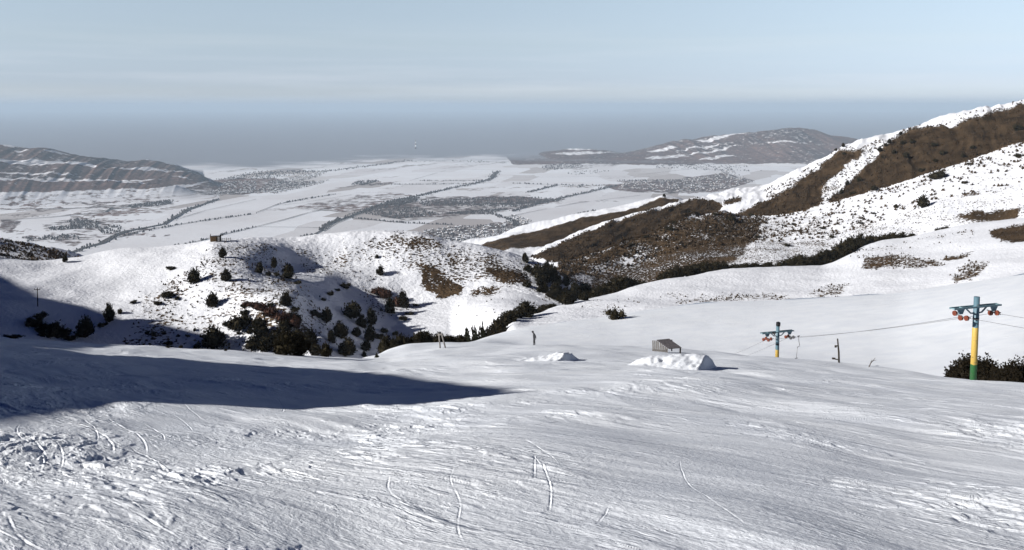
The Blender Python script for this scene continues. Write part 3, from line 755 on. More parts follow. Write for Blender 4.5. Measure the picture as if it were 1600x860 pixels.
HAZE_COL, HAZE_DENSITY = (0.61, 0.755, 0.885, 1), 1 / 26000
haze()

# ------------------------------------------------------------------ building helpers
def tag(o, label=None, cat=None, group=None, kind=None):
    if label: o['label'] = label
    if cat: o['category'] = cat
    if group: o['group'] = group
    if kind: o['kind'] = kind
    return o
def empty(name, loc, rz=0.0, label=None, cat=None, group=None):
    o = bpy.data.objects.new(name, None); C.objects.link(o)
    o.empty_display_size = 0.2; o.location = loc; o.rotation_euler = (0, 0, rz)
    return tag(o, label, cat, group)
class MB:
    """collects solid pieces into one mesh"""
    def __init__(s): s.bm = bmesh.new()
    def box(s, c, size, rot=None, bev=0.0, mi=0):
        r = bmesh.ops.create_cube(s.bm, size=1.0)
        M = Matrix.Translation(c) @ (rot.to_4x4() if rot else Matrix.Identity(4)) @ Matrix.Diagonal((*size, 1))
        bmesh.ops.transform(s.bm, matrix=M, verts=r['verts'])
        fs = {f for v in r['verts'] for f in v.link_faces}
        if bev:
            es = {e for f in fs for e in f.edges}
            rb = bmesh.ops.bevel(s.bm, geom=list(es), offset=bev, segments=1, affect='EDGES')
            fs = set(rb['faces']) | {f for f in fs if f.is_valid}
        for f in fs:
            if f.is_valid: f.material_index = mi
        return s
    def tube(s, pts, rad, seg=10, caps=True, mi=0):
        pts = [Vector(p) for p in pts]; rads = rad if hasattr(rad, '__len__') else [rad] * len(pts)
        rings = []
        for i, p in enumerate(pts):
            d = (pts[min(i + 1, len(pts) - 1)] - pts[max(i - 1, 0)]).normalized()
            a = d.orthogonal().normalized() if i == 0 else (prev - d * prev.dot(d)).normalized()
            prev = a; b = d.cross(a)
            rings.append([s.bm.verts.new(p + (a * math.cos(2 * math.pi * k / seg) + b * math.sin(2 * math.pi * k / seg)) * rads[i]) for k in range(seg)])
        for i in range(len(rings) - 1):
            for k in range(seg):
                f = s.bm.faces.new((rings[i][k], rings[i][(k + 1) % seg], rings[i + 1][(k + 1) % seg], rings[i + 1][k])); f.smooth = seg > 6; f.material_index = mi
        if caps:
            s.bm.faces.new(rings[0][::-1]).material_index = mi; s.bm.faces.new(rings[-1]).material_index = mi
        return s
    def poly(s, pts, mi=0):
        f = s.bm.faces.new([s.bm.verts.new(p) for p in pts]); f.material_index = mi; return s
    def prism(s, pts, d, mi=0):
        a = [s.bm.verts.new(p) for p in pts]; b = [s.bm.verts.new(Vector(p) + Vector(d)) for p in pts]
        n = len(a)
        for f in [s.bm.faces.new(a), s.bm.faces.new(b[::-1])] + [s.bm.faces.new((a[i], b[i], b[(i + 1) % n], a[(i + 1) % n])) for i in range(n)]: f.material_index = mi
        return s
    def build(s, name, mats, parent=None):
        bmesh.ops.recalc_face_normals(s.bm, faces=s.bm.faces)
        me = bpy.data.meshes.new(name); s.bm.to_mesh(me); s.bm.free()
        for m in (mats if isinstance(mats, (list, tuple)) else [mats]): me.materials.append(m)
        o = bpy.data.objects.new(name, me); C.objects.link(o)
        if parent: o.parent = parent
        return o
def copy_tree(o, parent=None):
    c = o.copy(); C.objects.link(c)
    if parent: c.parent = parent
    for ch in list(o.children): copy_tree(ch, c)
    return c
def at(px, py, r):
    az, te = pix_dir(px, py)
    return Vector((r * math.sin(az), r * math.cos(az), r * te))

M_JUN = simple('juniper_foliage', (0.030, 0.025, 0.014), 0.8, 0, 0.45, 1.3)
M_NEARJ = simple('dark_juniper_sprays', (0.020, 0.016, 0.010), 0.85, 0, 0.5, 3.0)
M_CONE = simple('spruce_foliage', (0.024, 0.025, 0.014), 0.8, 0, 0.4, 1.3)
M_RED = simple('bare_twigs', (0.085, 0.046, 0.034), 0.85, 0, 0.35, 1.5)
M_BARK = simple('bark', (0.07, 0.05, 0.035), 0.9, 0, 0.3, 8)
M_WOODGREY = simple('weathered_planks', (0.25, 0.235, 0.22), 0.8, 0, 0.35, 9)
M_DARKWOOD = simple('dark_wood', (0.045, 0.038, 0.032), 0.8, 0, 0.3, 9)
M_TANWOOD = simple('tan_boards', (0.23, 0.15, 0.08), 0.8, 0, 0.3, 5)
M_SNOW = simple('packed_snow', (0.83, 0.85, 0.885), 0.55, 0, 0.03, 2.0, 0.25)
M_STEEL = simple('galvanised_steel', (0.17, 0.17, 0.17), 0.5, 0.5, 0.2, 8)
M_BLACK = simple('black_paint', (0.016, 0.016, 0.018), 0.45, 0, 0.3, 8)
M_REDP = simple('red_brown_paint', (0.17, 0.042, 0.022), 0.5, 0, 0.4, 10)
M_ROPE = simple('steel_rope', (0.12, 0.12, 0.13), 0.5, 0.4, 0.1, 8)

# ------------------------------------------------------------------ junipers, shrubs
def crown_mesh(name, n, seed, kind, leaf, m):
    """unit crown (height 1, width 1): leaf-sized tufts through lobes grown round a stem"""
    g = np.random.default_rng(seed)
    lobes = []
    if kind == 'juniper':
        lobes.append((0, 0, 0.42, 0.36, 0.40)); lobes.append((g.uniform(-.06, .06), g.uniform(-.06, .06), 0.68, 0.22, 0.30))
        for k in range(6):
            a = k * 1.05 + g.uniform(-.4, .4); d = g.uniform(.14, .26)
            lobes.append((d * math.cos(a), d * math.sin(a), g.uniform(.16, .5), g.uniform(.16, .24), g.uniform(.16, .30)))
    elif kind == 'low':
        for k in range(9):
            a = k * 0.7 + g.uniform(-.4, .4); d = g.uniform(.05, .34)
            lobes.append((d * math.cos(a), d * math.sin(a), g.uniform(.15, .45), g.uniform(.15, .24), g.uniform(.2, .5)))
    elif kind == 'cone':
        for k in range(9):
            t = k / 8
            lobes.append((g.uniform(-.02, .02), g.uniform(-.02, .02), 0.12 + 0.8 * t, 0.40 * (1 - t) + 0.04, 0.10 + .02 * g.random()))
    elif kind == 'sprays':
        for k in range(34):
            a = g.uniform(0, 6.283); d = 0.42 * math.sqrt(g.random())
            hgt = (1 - (d / .5) ** 2 * .55) * g.uniform(.7, 1.0)
            lobes.append((d * math.cos(a), d * math.sin(a), hgt * .5, g.uniform(.07, .11), hgt * .5))
    wts = np.array([l[3] ** 2 * l[4] for l in lobes]) ** (2 / 3); wts /= wts.sum()
    v, f = [], []
    for q in range(n):
        lx, ly, lz, rx, rz = lobes[g.choice(len(lobes), p=wts)]
        d = g.normal(size=3); d /= np.linalg.norm(d); rad = g.uniform(.6, 1.06) + (g.uniform(.0, .35) if g.random() < .22 else 0)
        c = np.array([lx + d[0] * rx * rad, ly + d[1] * rx * rad, max(0.01, lz + d[2] * rz * rad)])
        up = d * 0.7 + np.array([0, 0, 0.9 if kind != 'cone' else -0.1]) + g.normal(size=3) * 0.35; up /= np.linalg.norm(up)
        sd = np.cross(up, g.normal(size=3)); sd /= np.linalg.norm(sd) + 1e-9
        L_ = leaf * g.uniform(.7, 1.5)
        i = len(v)
        v += [c - sd * L_ * .5, c + sd * L_ * .5, c + up * L_ * 1.5]; f.append((i, i + 1, i + 2))
        sd2 = np.cross(up, sd)
        v += [c - sd2 * L_ * .45, c + sd2 * L_ * .45, c + up * L_ * 1.2]; f.append((i + 3, i + 4, i + 5))
    bm = bmesh.new()
    for lx, ly, lz, rx, rz in lobes:
        r_ = bmesh.ops.create_icosphere(bm, subdivisions=2, radius=1.0)
        for vv in r_['verts']:
            k = 0.70 + 0.22 * math.sin(9 * vv.co.x + 5 * vv.co.y + seed) * math.sin(8 * vv.co.z + seed)
            vv.co = Vector((lx + vv.co.x * rx * k, ly + vv.co.y * rx * k, max(0.0, lz + vv.co.z * rz * k)))
    me = bpy.data.meshes.new(name)
    bm.verts.index_update()
    b0 = len(v)
    v += [tuple(q.co) for q in bm.verts]; f += [tuple(b0 + q.index for q in ff.verts) for ff in bm.faces]
    bm.free()
    me.from_pydata([tuple(q) for q in v], [], f); me.update(); me.materials.append(m)
    return me
def trunk_mesh(name, seed, m=None):
    g = random.Random(seed); mb = MB()
    for k in range(3):
        a = g.uniform(0, 6.28)
        mb.tube([(0.03 * math.cos(a), 0.03 * math.sin(a), -0.12), (0.05 * math.cos(a), 0.05 * math.sin(a), 0.1), (0.16 * math.cos(a), 0.16 * math.sin(a), 0.42)], [0.035, 0.028, 0.01], 6)
    o = mb.build(name, m or M_BARK); me = o.data; bpy.data.objects.remove(o); return me
JUN = [(crown_mesh('crown', 620, 40 + k, 'juniper', 0.068, M_JUN), trunk_mesh('trunk', k)) for k in range(5)]
LOW = [(crown_mesh('crown', 560, 60 + k, 'low', 0.06, M_JUN), trunk_mesh('trunk', 10 + k)) for k in range(3)]
RED = [(crown_mesh('crown', 700, 70 + k, 'low', 0.06, M_RED), trunk_mesh('trunk', 20 + k)) for k in range(3)]
CON = [(crown_mesh('crown', 700, 80 + k, 'cone', 0.05, M_CONE), trunk_mesh('trunk', 30 + k)) for k in range(2)]
NEAR = [(crown_mesh('crown', 9000, 90 + k, 'sprays', 0.026, M_NEARJ), trunk_mesh('trunk', 35 + k)) for k in range(2)]
BUSHN = [0]
def bush(kinds, name, cat, loc, h, w, label, group=None):
    BUSHN[0] += 1
    q = BUSHN[0]
    cm, tm = kinds[(q * 7) % len(kinds)]
    o = empty(name, loc, q * 2.399, label, cat, group)
    o.scale = (w * (0.9 + 0.2 * ((q * 31) % 7) / 6), w * (0.9 + 0.2 * ((q * 17) % 5) / 4), h)
    o.rotation_euler = (0.13 * math.sin(q * 1.7), 0.13 * math.cos(q * 2.3), q * 2.399)
    for nm, me in (('crown', cm), ('trunk', tm)):
        c = bpy.data.objects.new(nm, me); C.objects.link(c); c.parent = o
    return o
def on_ground(kinds, name, cat, px, py, hp, wp, label, group=None, rmin=0.0):
    p = ground_at(px, py, rmin); r = p.length
    return bush(kinds, name, cat, p + Vector((0, 0, -0.03 * hp / FPX * r)), 1.08 * hp / FPX * r, 1.22 * wp / FPX * r, label, group)
def behind(kinds, name, cat, px, ptop, wp, r, label, group=None):
    """a tree that stands at distance r behind a brow and whose top shows at that row"""
    az, te = pix_dir(px, ptop)
    x, y = r * math.sin(az), r * math.cos(az)
    z = height(x, y)
    return bush(kinds, name, cat, (x, y, z - 0.15), max(1.0, te * r - z), (1.9 if kinds is JUN else 2.1 if kinds is CON else 1.1) * wp / FPX * r, label, group)

J, S, Rr, K = 'juniper', 'shrub', 'shrub', 'spruce'
loners = [
 (101, 410, 10, 7, JUN, 'juniper', 'small juniper alone on the far left snow crest under the dark hill'),
 (348, 403, 16, 11, JUN, 'juniper', 'dark juniper just below the small hut on the mound'),
 (303, 443, 22, 18, JUN, 'juniper', 'leaning juniper on the bright slope, left one of a pair at the same height'),
 (352, 440, 19, 14, JUN, 'juniper', 'dark juniper right of its leaning neighbour on the bright slope below the hut'),
 (172, 503, 27, 17, JUN, 'juniper', 'tall juniper at the edge of the cast shade on the left slope'),
 (188, 490, 8, 8, LOW, 'juniper', 'small low juniper touching the shadow of the tall one on the left slope'),
 (131, 527, 28, 24, JUN, 'juniper', 'broad dark juniper in full shade with a thin pole behind its top'),
 (330, 480, 22, 18, JUN, 'juniper', 'ragged juniper on the sunny flank amid brown scrub, straight below the pair'),
 (332, 545, 32, 32, JUN, 'juniper', 'wide dark juniper low in the shaded gully left of the big thicket'),
 (307, 545, 10, 10, LOW, 'juniper', 'small round bush in shade beside the wide gully juniper'),
 (375, 515, 28, 34, LOW, 'juniper', 'broad dark brown juniper left of the red twiggy thicket'),
 (405, 427, 17, 11, JUN, 'juniper', 'juniper at the left of three in a row on the shaded flank'),
 (428, 419, 16, 10, JUN, 'juniper', 'slim juniper in the middle of three on the shaded flank'),
 (452, 436, 24, 18, JUN, 'juniper', 'largest and rightmost of the three junipers on the upper shaded flank'),
 (589, 404, 6, 7, JUN, 'juniper', 'tiny dark juniper high on the striped snowy slope'),
 (593, 431, 16, 11, JUN, 'juniper', 'lone juniper with a long shadow on the sunlit striped slope'),
 (447, 478, 22, 18, JUN, 'juniper', 'juniper above the red twiggy thicket on the spur'),
 (510, 504, 22, 18, JUN, 'juniper', 'juniper on the shaded flank below the small scattered bushes'),
 (548, 498, 26, 28, JUN, 'juniper', 'big rounded juniper alone in the middle of the shaded bowl side'),
 (610, 490, 24, 18, JUN, 'juniper', 'olive juniper in front of the red shrubs in the bowl'),
 (630, 481, 26, 20, JUN, 'juniper', 'dark juniper throwing a long shadow to the right of the red shrubs'),
 (566, 512, 20, 16, JUN, 'juniper', 'dark juniper right of the big rounded one in the bowl shade'),
 (582, 508, 26, 16, JUN, 'juniper', 'upright dark juniper highest of the column at the bowl shade edge'),
 (577, 535, 28, 18, JUN, 'juniper', 'juniper at the foot of the bowl column'),
 (533, 528, 26, 22, JUN, 'juniper', 'rounded juniper above the gully brim, left of the bowl column'),
 (519, 536, 20, 13, JUN, 'juniper', 'narrow juniper leaning on the rounded one by the gully brim'),
 (960, 499, 19, 25, LOW, 'juniper', 'lone triangular juniper rising behind the smooth white field'),
 (1441, 325, 18, 17, JUN, 'juniper', 'large lone juniper on the speckled snow slope below the brown face'),
 (1466, 279, 14, 22, LOW, 'juniper', 'wide dark thicket at the lower edge of the big brown face'),
 (1591, 204, 10, 12, LOW, 'juniper', 'bush high on the brown face beside the right picture edge'),
 (1038, 308, 5, 5, JUN, 'juniper', 'tiny dark bush standing on the tip of the farthest brown spur'),
]
for px, py, hp, wp, kd, nm, lab in loners:
    on_ground(kd, nm, 'juniper', px, py, hp, wp, lab)
def fill(poly, n, hp, seed, kd, nm, lab, grp):
    g = np.random.default_rng(seed); p = np.array(poly, float); k = 0
    while k < n:
        x_, y_ = g.uniform(p[:, 0].min(), p[:, 0].max()), g.uniform(p[:, 1].min(), p[:, 1].max())
        if inside(np.array([x_]), np.array([y_]), poly)[0] > 0:
            h_ = hp * g.uniform(.6, 1.3); on_ground(kd, nm, nm if nm == 'juniper' else 'shrub', x_, y_, h_, h_ * g.uniform(.8, 1.5), lab, grp); k += 1
def clump(pts, kd, nm, cat, lab, grp):
    for p in pts: on_ground(kd, nm, cat, *p, lab, grp)
clump([(64, 497, 9, 18), (54, 510, 14, 25), (78, 524, 18, 28), (98, 528, 18, 24), (47, 505, 8, 14), (70, 516, 10, 18), (110, 532, 9, 18), (20, 529, 6, 22), (86, 512, 8, 12)], LOW, 'juniper', 'juniper',
      'low dark juniper in the tangled patch deep in the shade of the left gully', 'junipers of the shaded left gully')
clump([(262, 464, 10, 18), (209, 474, 5, 10), (247, 476, 6, 11), (267, 421, 5, 14), (277, 468, 5, 9), (160, 511, 8, 11)], LOW, 'juniper', 'juniper',
      'low creeping juniper on the bright left flank of the mound', 'creeping junipers on the bright flank')
clump([(419, 431, 8, 9), (432, 431, 6, 9), (465, 444, 6, 14), (516, 462, 8, 12), (539, 450, 9, 14), (461, 486, 8, 12), (490, 492, 8, 16), (498, 496, 7, 10), (527, 455, 5, 8), (505, 470, 5, 9)], LOW, 'juniper', 'juniper',
      'small dark bush scattered on the blue shaded flank of the mound', 'small bushes on the shaded flank')
clump([(469, 556, 34, 30), (484, 545, 30, 24), (446, 555, 36, 40), (415, 549, 28, 26), (408, 528, 26, 22), (432, 540, 26, 26), (462, 538, 24, 26), (394, 548, 22, 24), (542, 556, 27, 30), (510, 558, 21, 18), (556, 526, 14, 14), (492, 556, 18, 20), (572, 549, 16, 16)], JUN, 'juniper', 'juniper',
      'dark juniper in the dense gully thicket behind the edge of the piste', 'junipers of the gully thicket')
clump([(441, 508, 24, 26), (423, 496, 20, 24), (408, 484, 13, 20), (460, 512, 20, 22), (396, 480, 10, 18), (386, 477, 8, 14)], RED, 'bare_shrub', 'shrub',
      'leafless reddish brown shrub in the thicket on the spur', 'red shrubs on the spur')
clump([(602, 466, 18, 20), (588, 458, 10, 20), (622, 478, 18, 20), (596, 462, 12, 18)], RED, 'bare_shrub', 'shrub', 'leafless reddish brown shrub among junipers at the bowl', 'red shrubs at the bowl')
clump([(630, 500, 7, 14), (640, 492, 5, 12), (650, 478, 4, 9), (600, 520, 9, 12), (618, 524, 7, 12), (592, 530, 12, 14)], LOW, 'juniper', 'juniper', 'low bush at the shaded edge of the white bowl', 'low bushes at the bowl edge')
clump([(822, 411, 16, 10), (825, 425, 12, 14), (848, 442, 28, 24), (855, 428, 20, 20), (867, 442, 22, 18), (838, 434, 22, 18), (885, 447, 16, 12), (824, 449, 10, 14), (853, 457, 14, 12), (872, 469, 16, 14),
       (897, 468, 28, 14), (915, 463, 22, 20), (889, 476, 12, 14), (860, 436, 24, 18), (843, 446, 12, 14)], JUN, 'juniper', 'juniper',
      'dark juniper in the ravine wood between the mound and the brown hillside', 'junipers of the ravine')
clump([(1426, 224, 8, 8), (1412, 226, 7, 7), (1460, 229, 7, 9), (1416, 246, 9, 9), (1397, 240, 7, 7), (1474, 242, 8, 9), (1379, 247, 5, 5), (1341, 284, 9, 7), (1333, 304, 6, 9), (1365, 297, 8, 9), (1461, 253, 5, 6), (1440, 268, 6, 8), (1520, 232, 5, 7), (1505, 246, 6, 7)], LOW, 'juniper', 'juniper',
      'dark round bush dotting the large brown face', 'bushes on the large brown face')
clump([(1374, 237, 8, 6), (1389, 224, 6, 6), (1384, 229, 5, 5), (1324, 290, 8, 6), (1314, 304, 9, 7), (1306, 236, 4, 5), (1318, 230, 6, 5), (1319, 242, 4, 6), (1407, 210, 4, 5)], JUN, 'juniper', 'juniper',
      'small bush on the snow stripe beside the brown face', 'bushes along the snow stripe')
clump([(1077, 332, 4, 5), (1117, 337, 6, 7), (1143, 345, 9, 14), (1173, 338, 6, 7), (1045, 360, 8, 14), (1054, 350, 6, 7), (1010, 372, 6, 9), (985, 384, 5, 8)], LOW, 'juniper', 'juniper',
      'dark bush on the brown spurs of the middle distance', 'bushes on the brown spurs')
clump([(1590, 246, 6, 8), (1507, 287, 5, 8), (1515, 258, 4, 8), (1240, 352, 4, 8), (1285, 358, 4, 8), (1230, 385, 5, 9), (1300, 372, 5, 9), (1345, 350, 4, 8), (1400, 325, 5, 8), (1185, 372, 5, 8), (1365, 335, 4, 7)], LOW, 'juniper', 'juniper',
      'small dark bush on the speckled snow slope at right', 'bushes on the speckled slope')
fill([(385, 500), (480, 505), (590, 530), (590, 552), (480, 556), (400, 552)], 9, 14, 3, JUN, 'juniper', 'dark juniper in the dense gully thicket behind the edge of the piste', 'junipers of the gully thicket')
fill([(330, 470), (450, 470), (470, 520), (400, 535), (340, 510)], 16, 8, 4, LOW, 'juniper', 'low dark bush in the broken scrub on the nose of the spur', 'low bushes on the spur nose')
fill([(205, 500), (330, 515), (390, 550), (230, 545)], 16, 6, 6, LOW, 'juniper', 'small dark bush in the shade at the foot of the left flank', 'small bushes at the shaded foot')
fill([(820, 415), (850, 425), (925, 470), (880, 480), (830, 450)], 16, 15, 5, JUN, 'juniper', 'dark juniper in the ravine wood between the mound and the brown hillside', 'junipers of the ravine')
# rows behind the brows
rowj = [(598, 524, 12), (606, 522, 13), (615, 520, 13), (624, 519, 13), (633, 518, 14), (641, 518, 13), (650, 518, 15), (660, 514, 15), (668, 517, 14), (677, 518, 14), (686, 518, 15), (695, 519, 14), (704, 521, 14), (713, 522, 14), (720, 521, 13)]
for px, pt, wp in rowj:
    behind(LOW if px % 2 else JUN, 'juniper', 'juniper', px, pt, wp, float(np.interp(pix_dir(px, pt)[0], AZ, RK[RC + 1])) + 4 + (px * 37 % 5), 'dark juniper in the close row behind the white apron and the wooden trestle', 'juniper row behind the apron')
for px, pt, wp in [(727, 508, 15), (735, 513, 12), (742, 512, 9), (753, 516, 11), (761, 514, 12)]:
    behind(CON, 'spruce', 'spruce', px, pt, wp, 166 + px % 7, 'pointed dark conifer at the right end of the row behind the apron', 'conifers behind the apron')
for px, pt, wp, r in [(822, 470, 25, 214), (795, 486, 22, 200), (781, 497, 20, 190), (769, 506, 16, 186), (803, 484, 20, 206), (812, 480, 16, 208), (852, 476, 16, 232), (844, 481, 14, 228), (861, 474, 12, 238), (836, 482, 14, 222), (748, 508, 15, 190), (757, 504, 17, 192), (764, 509, 14, 188), (775, 500, 16, 192), (788, 492, 18, 198)]:
    behind(JUN, 'juniper', 'juniper', px, pt, wp, r, 'olive dark juniper lining the lower brow of the white slope', 'junipers along the lower brow')
crestj = [(927, 450, 14), (938, 446, 16), (949, 441, 18), (959, 435, 19), (970, 430, 20), (981, 432, 18), (991, 436, 16), (1001, 437, 14), (1034, 424, 14), (1047, 418, 17), (1059, 414, 18), (1074, 413, 18), (1088, 410, 18), (1103, 407, 20),
          (1116, 407, 18), (1130, 408, 16), (1147, 411, 14), (1164, 410, 13), (1180, 409, 13), (1200, 408, 13), (1219, 407, 13), (1235, 402, 17), (1249, 396, 18), (1262, 398, 17), (1275, 394, 18), (1286, 390, 19), (1297, 388, 17)]
for px, pt, wp in crestj:
    cr_ = float(np.interp(pix_dir(px, pt)[0], AZ, RK[RC + 4]))
    behind(JUN, 'juniper', 'juniper', px, pt, wp, cr_ + 5 + (px * 13) % 9, 'dark juniper in the long row along the brow of the white bench', 'junipers along the bench brow')
for px, pt, wp in [(1309, 380, 14), (1321, 373, 15), (1334, 367, 15), (1347, 365, 15), (1360, 366, 14), (1372, 368, 12), (1383, 366, 12), (1396, 362, 13), (1409, 362, 12), (1426, 364, 10)]:
    cr_ = float(np.interp(pix_dir(px, pt)[0], AZ, RK[RC + 4]))
    behind(JUN, 'juniper', 'juniper', px, pt, wp, cr_ + 5 + (px * 13) % 7, 'dark juniper in the short row climbing the upper bench at right', 'junipers along the upper bench')
for px, pt, wp in [(1477, 351, 13), (1466, 354, 9)]:
    cr_ = float(np.interp(pix_dir(px, pt)[0], AZ, RK[RC + 4]))
    behind(LOW, 'juniper', 'juniper', px, pt, wp, cr_ + 6, 'low bush on the upper bench brow right of the juniper row', 'bushes on the upper bench')
on_ground(CON, 'young_spruce', 'spruce', 569, 558, 11, 9, 'small conifer on the piste brow, left and taller of the pair')
on_ground(CON, 'young_spruce', 'spruce', 589, 559, 8, 6, 'smallest conifer on the piste brow, right of the pair')
for px, pt, wp, lab in [(1538, 549, 98, 'large spreading juniper right behind the near lift tower'), (1598, 558, 78, 'spreading juniper cut by the right picture edge near the lift tower')]:
    behind(NEAR, 'juniper', 'juniper', px, pt, wp, 71 if px < 1560 else 69, lab)

# dry tufts standing through the snow on the slopes
def tufts(name, k0, k1, n, seed, size, thr):
    g = np.random.default_rng(seed)
    a, b = START[k0], START[k1]
    prob = np.clip(BARE[a:b] - thr, 0, 0.5); prob[BARE[a:b] > 0.85] = 0.10
    pix = (PX[a:b] > -30) & (PX[a:b] < 1630)
    area = GR[a:b] * np.gradient(GR[a:b], axis=0)
    wgt = (prob * pix * area).ravel(); wgt /= wgt.sum()
    idx = g.choice(len(wgt), n, p=wgt)
    r_, c_ = np.unravel_index(idx, prob.shape)
    P0 = np.stack([GX[a:b][r_, c_], GY[a:b][r_, c_], GZ[a:b][r_, c_]], 1) + np.c_[g.normal(0, .5, (n, 2)), np.zeros(n)]
    v = np.empty((n, 9, 3)); s_ = size * g.uniform(.5, 1.5, n)
    for k in range(3):
        an = g.uniform(0, 6.28, n); ca, sa = np.cos(an) * s_, np.sin(an) * s_
        z0 = np.zeros(n)
        v[:, k * 3] = P0 + np.stack([ca * .6, sa * .6, z0 - .15], 1); v[:, k * 3 + 1] = P0 + np.stack([-ca * .6, -sa * .6, z0 - .15], 1)
        v[:, k * 3 + 2] = P0 + np.stack([ca * g.uniform(-.5, .5, n), sa * g.uniform(-.5, .5, n), s_ * g.uniform(.5, 1.0, n)], 1)
    me = bpy.data.meshes.new(name)
    me.vertices.add(n * 9); me.vertices.foreach_set('co', v.astype(np.float32).ravel())
    me.loops.add(n * 9); me.loops.foreach_set('vertex_index', np.arange(n * 9, dtype=np.int32))
    me.polygons.add(n * 3); me.polygons.foreach_set('loop_start', np.arange(0, n * 9, 3, dtype=np.int32)); me.update(calc_edges=True)
    me.materials.append(M_TUFT)
    o = bpy.data.objects.new(name, me); C.objects.link(o); tag(o, kind='stuff')
M_TUFT = simple('dry_scrub', (0.060, 0.042, 0.026), 0.9, 0, 0.4, 0.5)
tufts('dry_scrub', RC + 4, RC + 8, 9000, 5, 0.42, 0.12)
tufts('hillside_scrub', RC + 8, RC + 11, 9000, 6, 1.15, 0.15)
tufts('bench_scrub', RC + 3, RC + 4, 1200, 7, 0.40, 0.15)

# ------------------------------------------------------------------ the settled plain: tracks, tree belts, woods, villages
M_TRACK = simple('ditch_earth', (0.075, 0.068, 0.065), 0.9, 0, 0.3, 0.02)
M_TREES = simple('bare_tree_crowns', (0.056, 0.050, 0.050), 0.9, 0, 0.35, 0.01)
M_WALL = simple('house_walls', (0.30, 0.26, 0.23), 0.85, 0, 0.4, 0.02)
def plain_pts(pl, step):
    q = [ground_at(x, y, 2000) for x, y in pl]
    out = []
    for a, b in zip(q[:-1], q[1:]):
        n = max(1, int((b - a).length / step)); out += [a.lerp(b, i / n) for i in range(n)]
    return out + [q[-1]]
tracks = [
 ([(459, 376), (489, 368), (502, 361), (520, 348), (543, 340), (566, 331), (589, 322), (612, 316), (656, 306), (707, 294), (743, 287), (768, 280), (777, 268)], 16),
 ([(505, 362), (525, 349), (550, 340), (575, 330), (592, 322)], 8),
 ([(400, 355), (440, 345), (482, 333), (560, 316)], 8), ([(400, 333), (433, 320), (480, 310), (523, 304)], 9), ([(430, 322), (470, 318), (550, 305)], 5),
 ([(548, 341), (630, 349), (707, 352)], 7), ([(620, 348), (700, 338), (750, 328)], 7), ([(461, 327), (545, 332)], 6), ([(400, 355), (470, 356), (500, 357)], 5),
 ([(800, 331), (850, 316), (900, 305), (961, 291)], 12), ([(826, 301), (869, 290)], 12), ([(800, 287), (895, 290)], 8), ([(656, 283), (768, 283)], 7), ([(569, 289), (740, 288)], 7),
 ([(790, 340), (900, 318), (1000, 306)], 6), ([(640, 264), (780, 266)], 8), ([(510, 304), (600, 301), (640, 304)], 6), ([(770, 280), (800, 278), (980, 276)], 6),
 ([(640, 283), (700, 266)], 5), ([(980, 276), (1100, 262)], 6), ([(340, 312), (320, 319), (294, 328), (256, 351), (230, 356), (197, 362), (179, 369), (158, 381), (128, 389), (110, 396)], 26),
 ([(400, 334), (330, 343), (276, 352), (220, 361), (185, 372)], 9), ([(248, 391), (317, 376), (348, 367), (400, 355)], 7), ([(270, 312), (200, 324), (160, 330)], 22), ([(400, 312), (320, 330), (270, 345)], 5),
 ([(0, 305), (120, 302), (260, 298)], 9), ([(0, 328), (130, 326), (190, 322), (262, 310)], 16), ([(0, 345), (80, 340), (165, 332), (175, 325)], 14),
]
mb = MB()
for pl, w in tracks:
    q = plain_pts(pl, 90)
    prev = None
    for i, p in enumerate(q):
        d = (q[min(i + 1, len(q) - 1)] - q[max(i - 1, 0)]); n = Vector((-d.y, d.x, 0)).normalized() * w * 0.5 * (0.6 + 0.8 * random.random())
        cur = [mb.bm.verts.new((p.x + n.x, p.y + n.y, VZ + 3.0)), mb.bm.verts.new((p.x - n.x, p.y - n.y, VZ + 3.0))]
        if prev and random.random() > 0.06: mb.bm.faces.new((prev[0], prev[1], cur[1], cur[0]))
        prev = cur
tag(mb.build('road', M_TRACK), kind='structure')

def tree_mass(name, pts, seed, hmin=7, hmax=14, m=None):
    g = np.random.default_rng(seed); n = len(pts)
    P0 = np.array(pts); h = g.uniform(hmin, hmax, n); w = h * g.uniform(.28, .5, n); a0 = g.uniform(0, 1.5, n)
    V = np.empty((n, 10, 3))
    for k in range(4):
        a = a0 + k * math.pi / 2
        V[:, k] = P0 + np.stack([np.cos(a) * w * .7, np.sin(a) * w * .7, h * .1], 1)
        V[:, 4 + k] = P0 + np.stack([np.cos(a + .5) * w, np.sin(a + .5) * w, h * .5], 1)
    V[:, 8] = P0 + np.stack([0 * h, 0 * h, h], 1); V[:, 9] = P0
    tri = []
    for k in range(4):
        j = (k + 1) % 4
        tri += [(k, j, 4 + j), (k, 4 + j, 4 + k), (4 + k, 4 + j, 8)]
    T = (np.array(tri)[None] + 10 * np.arange(n)[:, None, None]).reshape(-1, 3)
    me = bpy.data.meshes.new(name)
    me.vertices.add(n * 10); me.vertices.foreach_set('co', V.astype(np.float32).ravel())
    me.loops.add(T.size); me.loops.foreach_set('vertex_index', T.astype(np.int32).ravel())
    me.polygons.add(len(T)); me.polygons.foreach_set('loop_start', np.arange(0, T.size, 3, dtype=np.int32)); me.update(calc_edges=True)
    me.materials.append(m or M_TREES)
    o = bpy.data.objects.new(name, me); C.objects.link(o); tag(o, kind='stuff')
belt = []
def belts(pl, step, jit, skip=0.0):
    for p in plain_pts(pl, step):
        if random.random() >= skip: belt.append((p.x + random.gauss(0, jit), p.y + random.gauss(0, jit), VZ - 1))
belts([(459, 376), (475, 371), (490, 367)], 6, 8); belts([(500, 361), (512, 351), (530, 343)], 5, 10); belts([(530, 343), (566, 330), (600, 318)], 10, 10, .2)
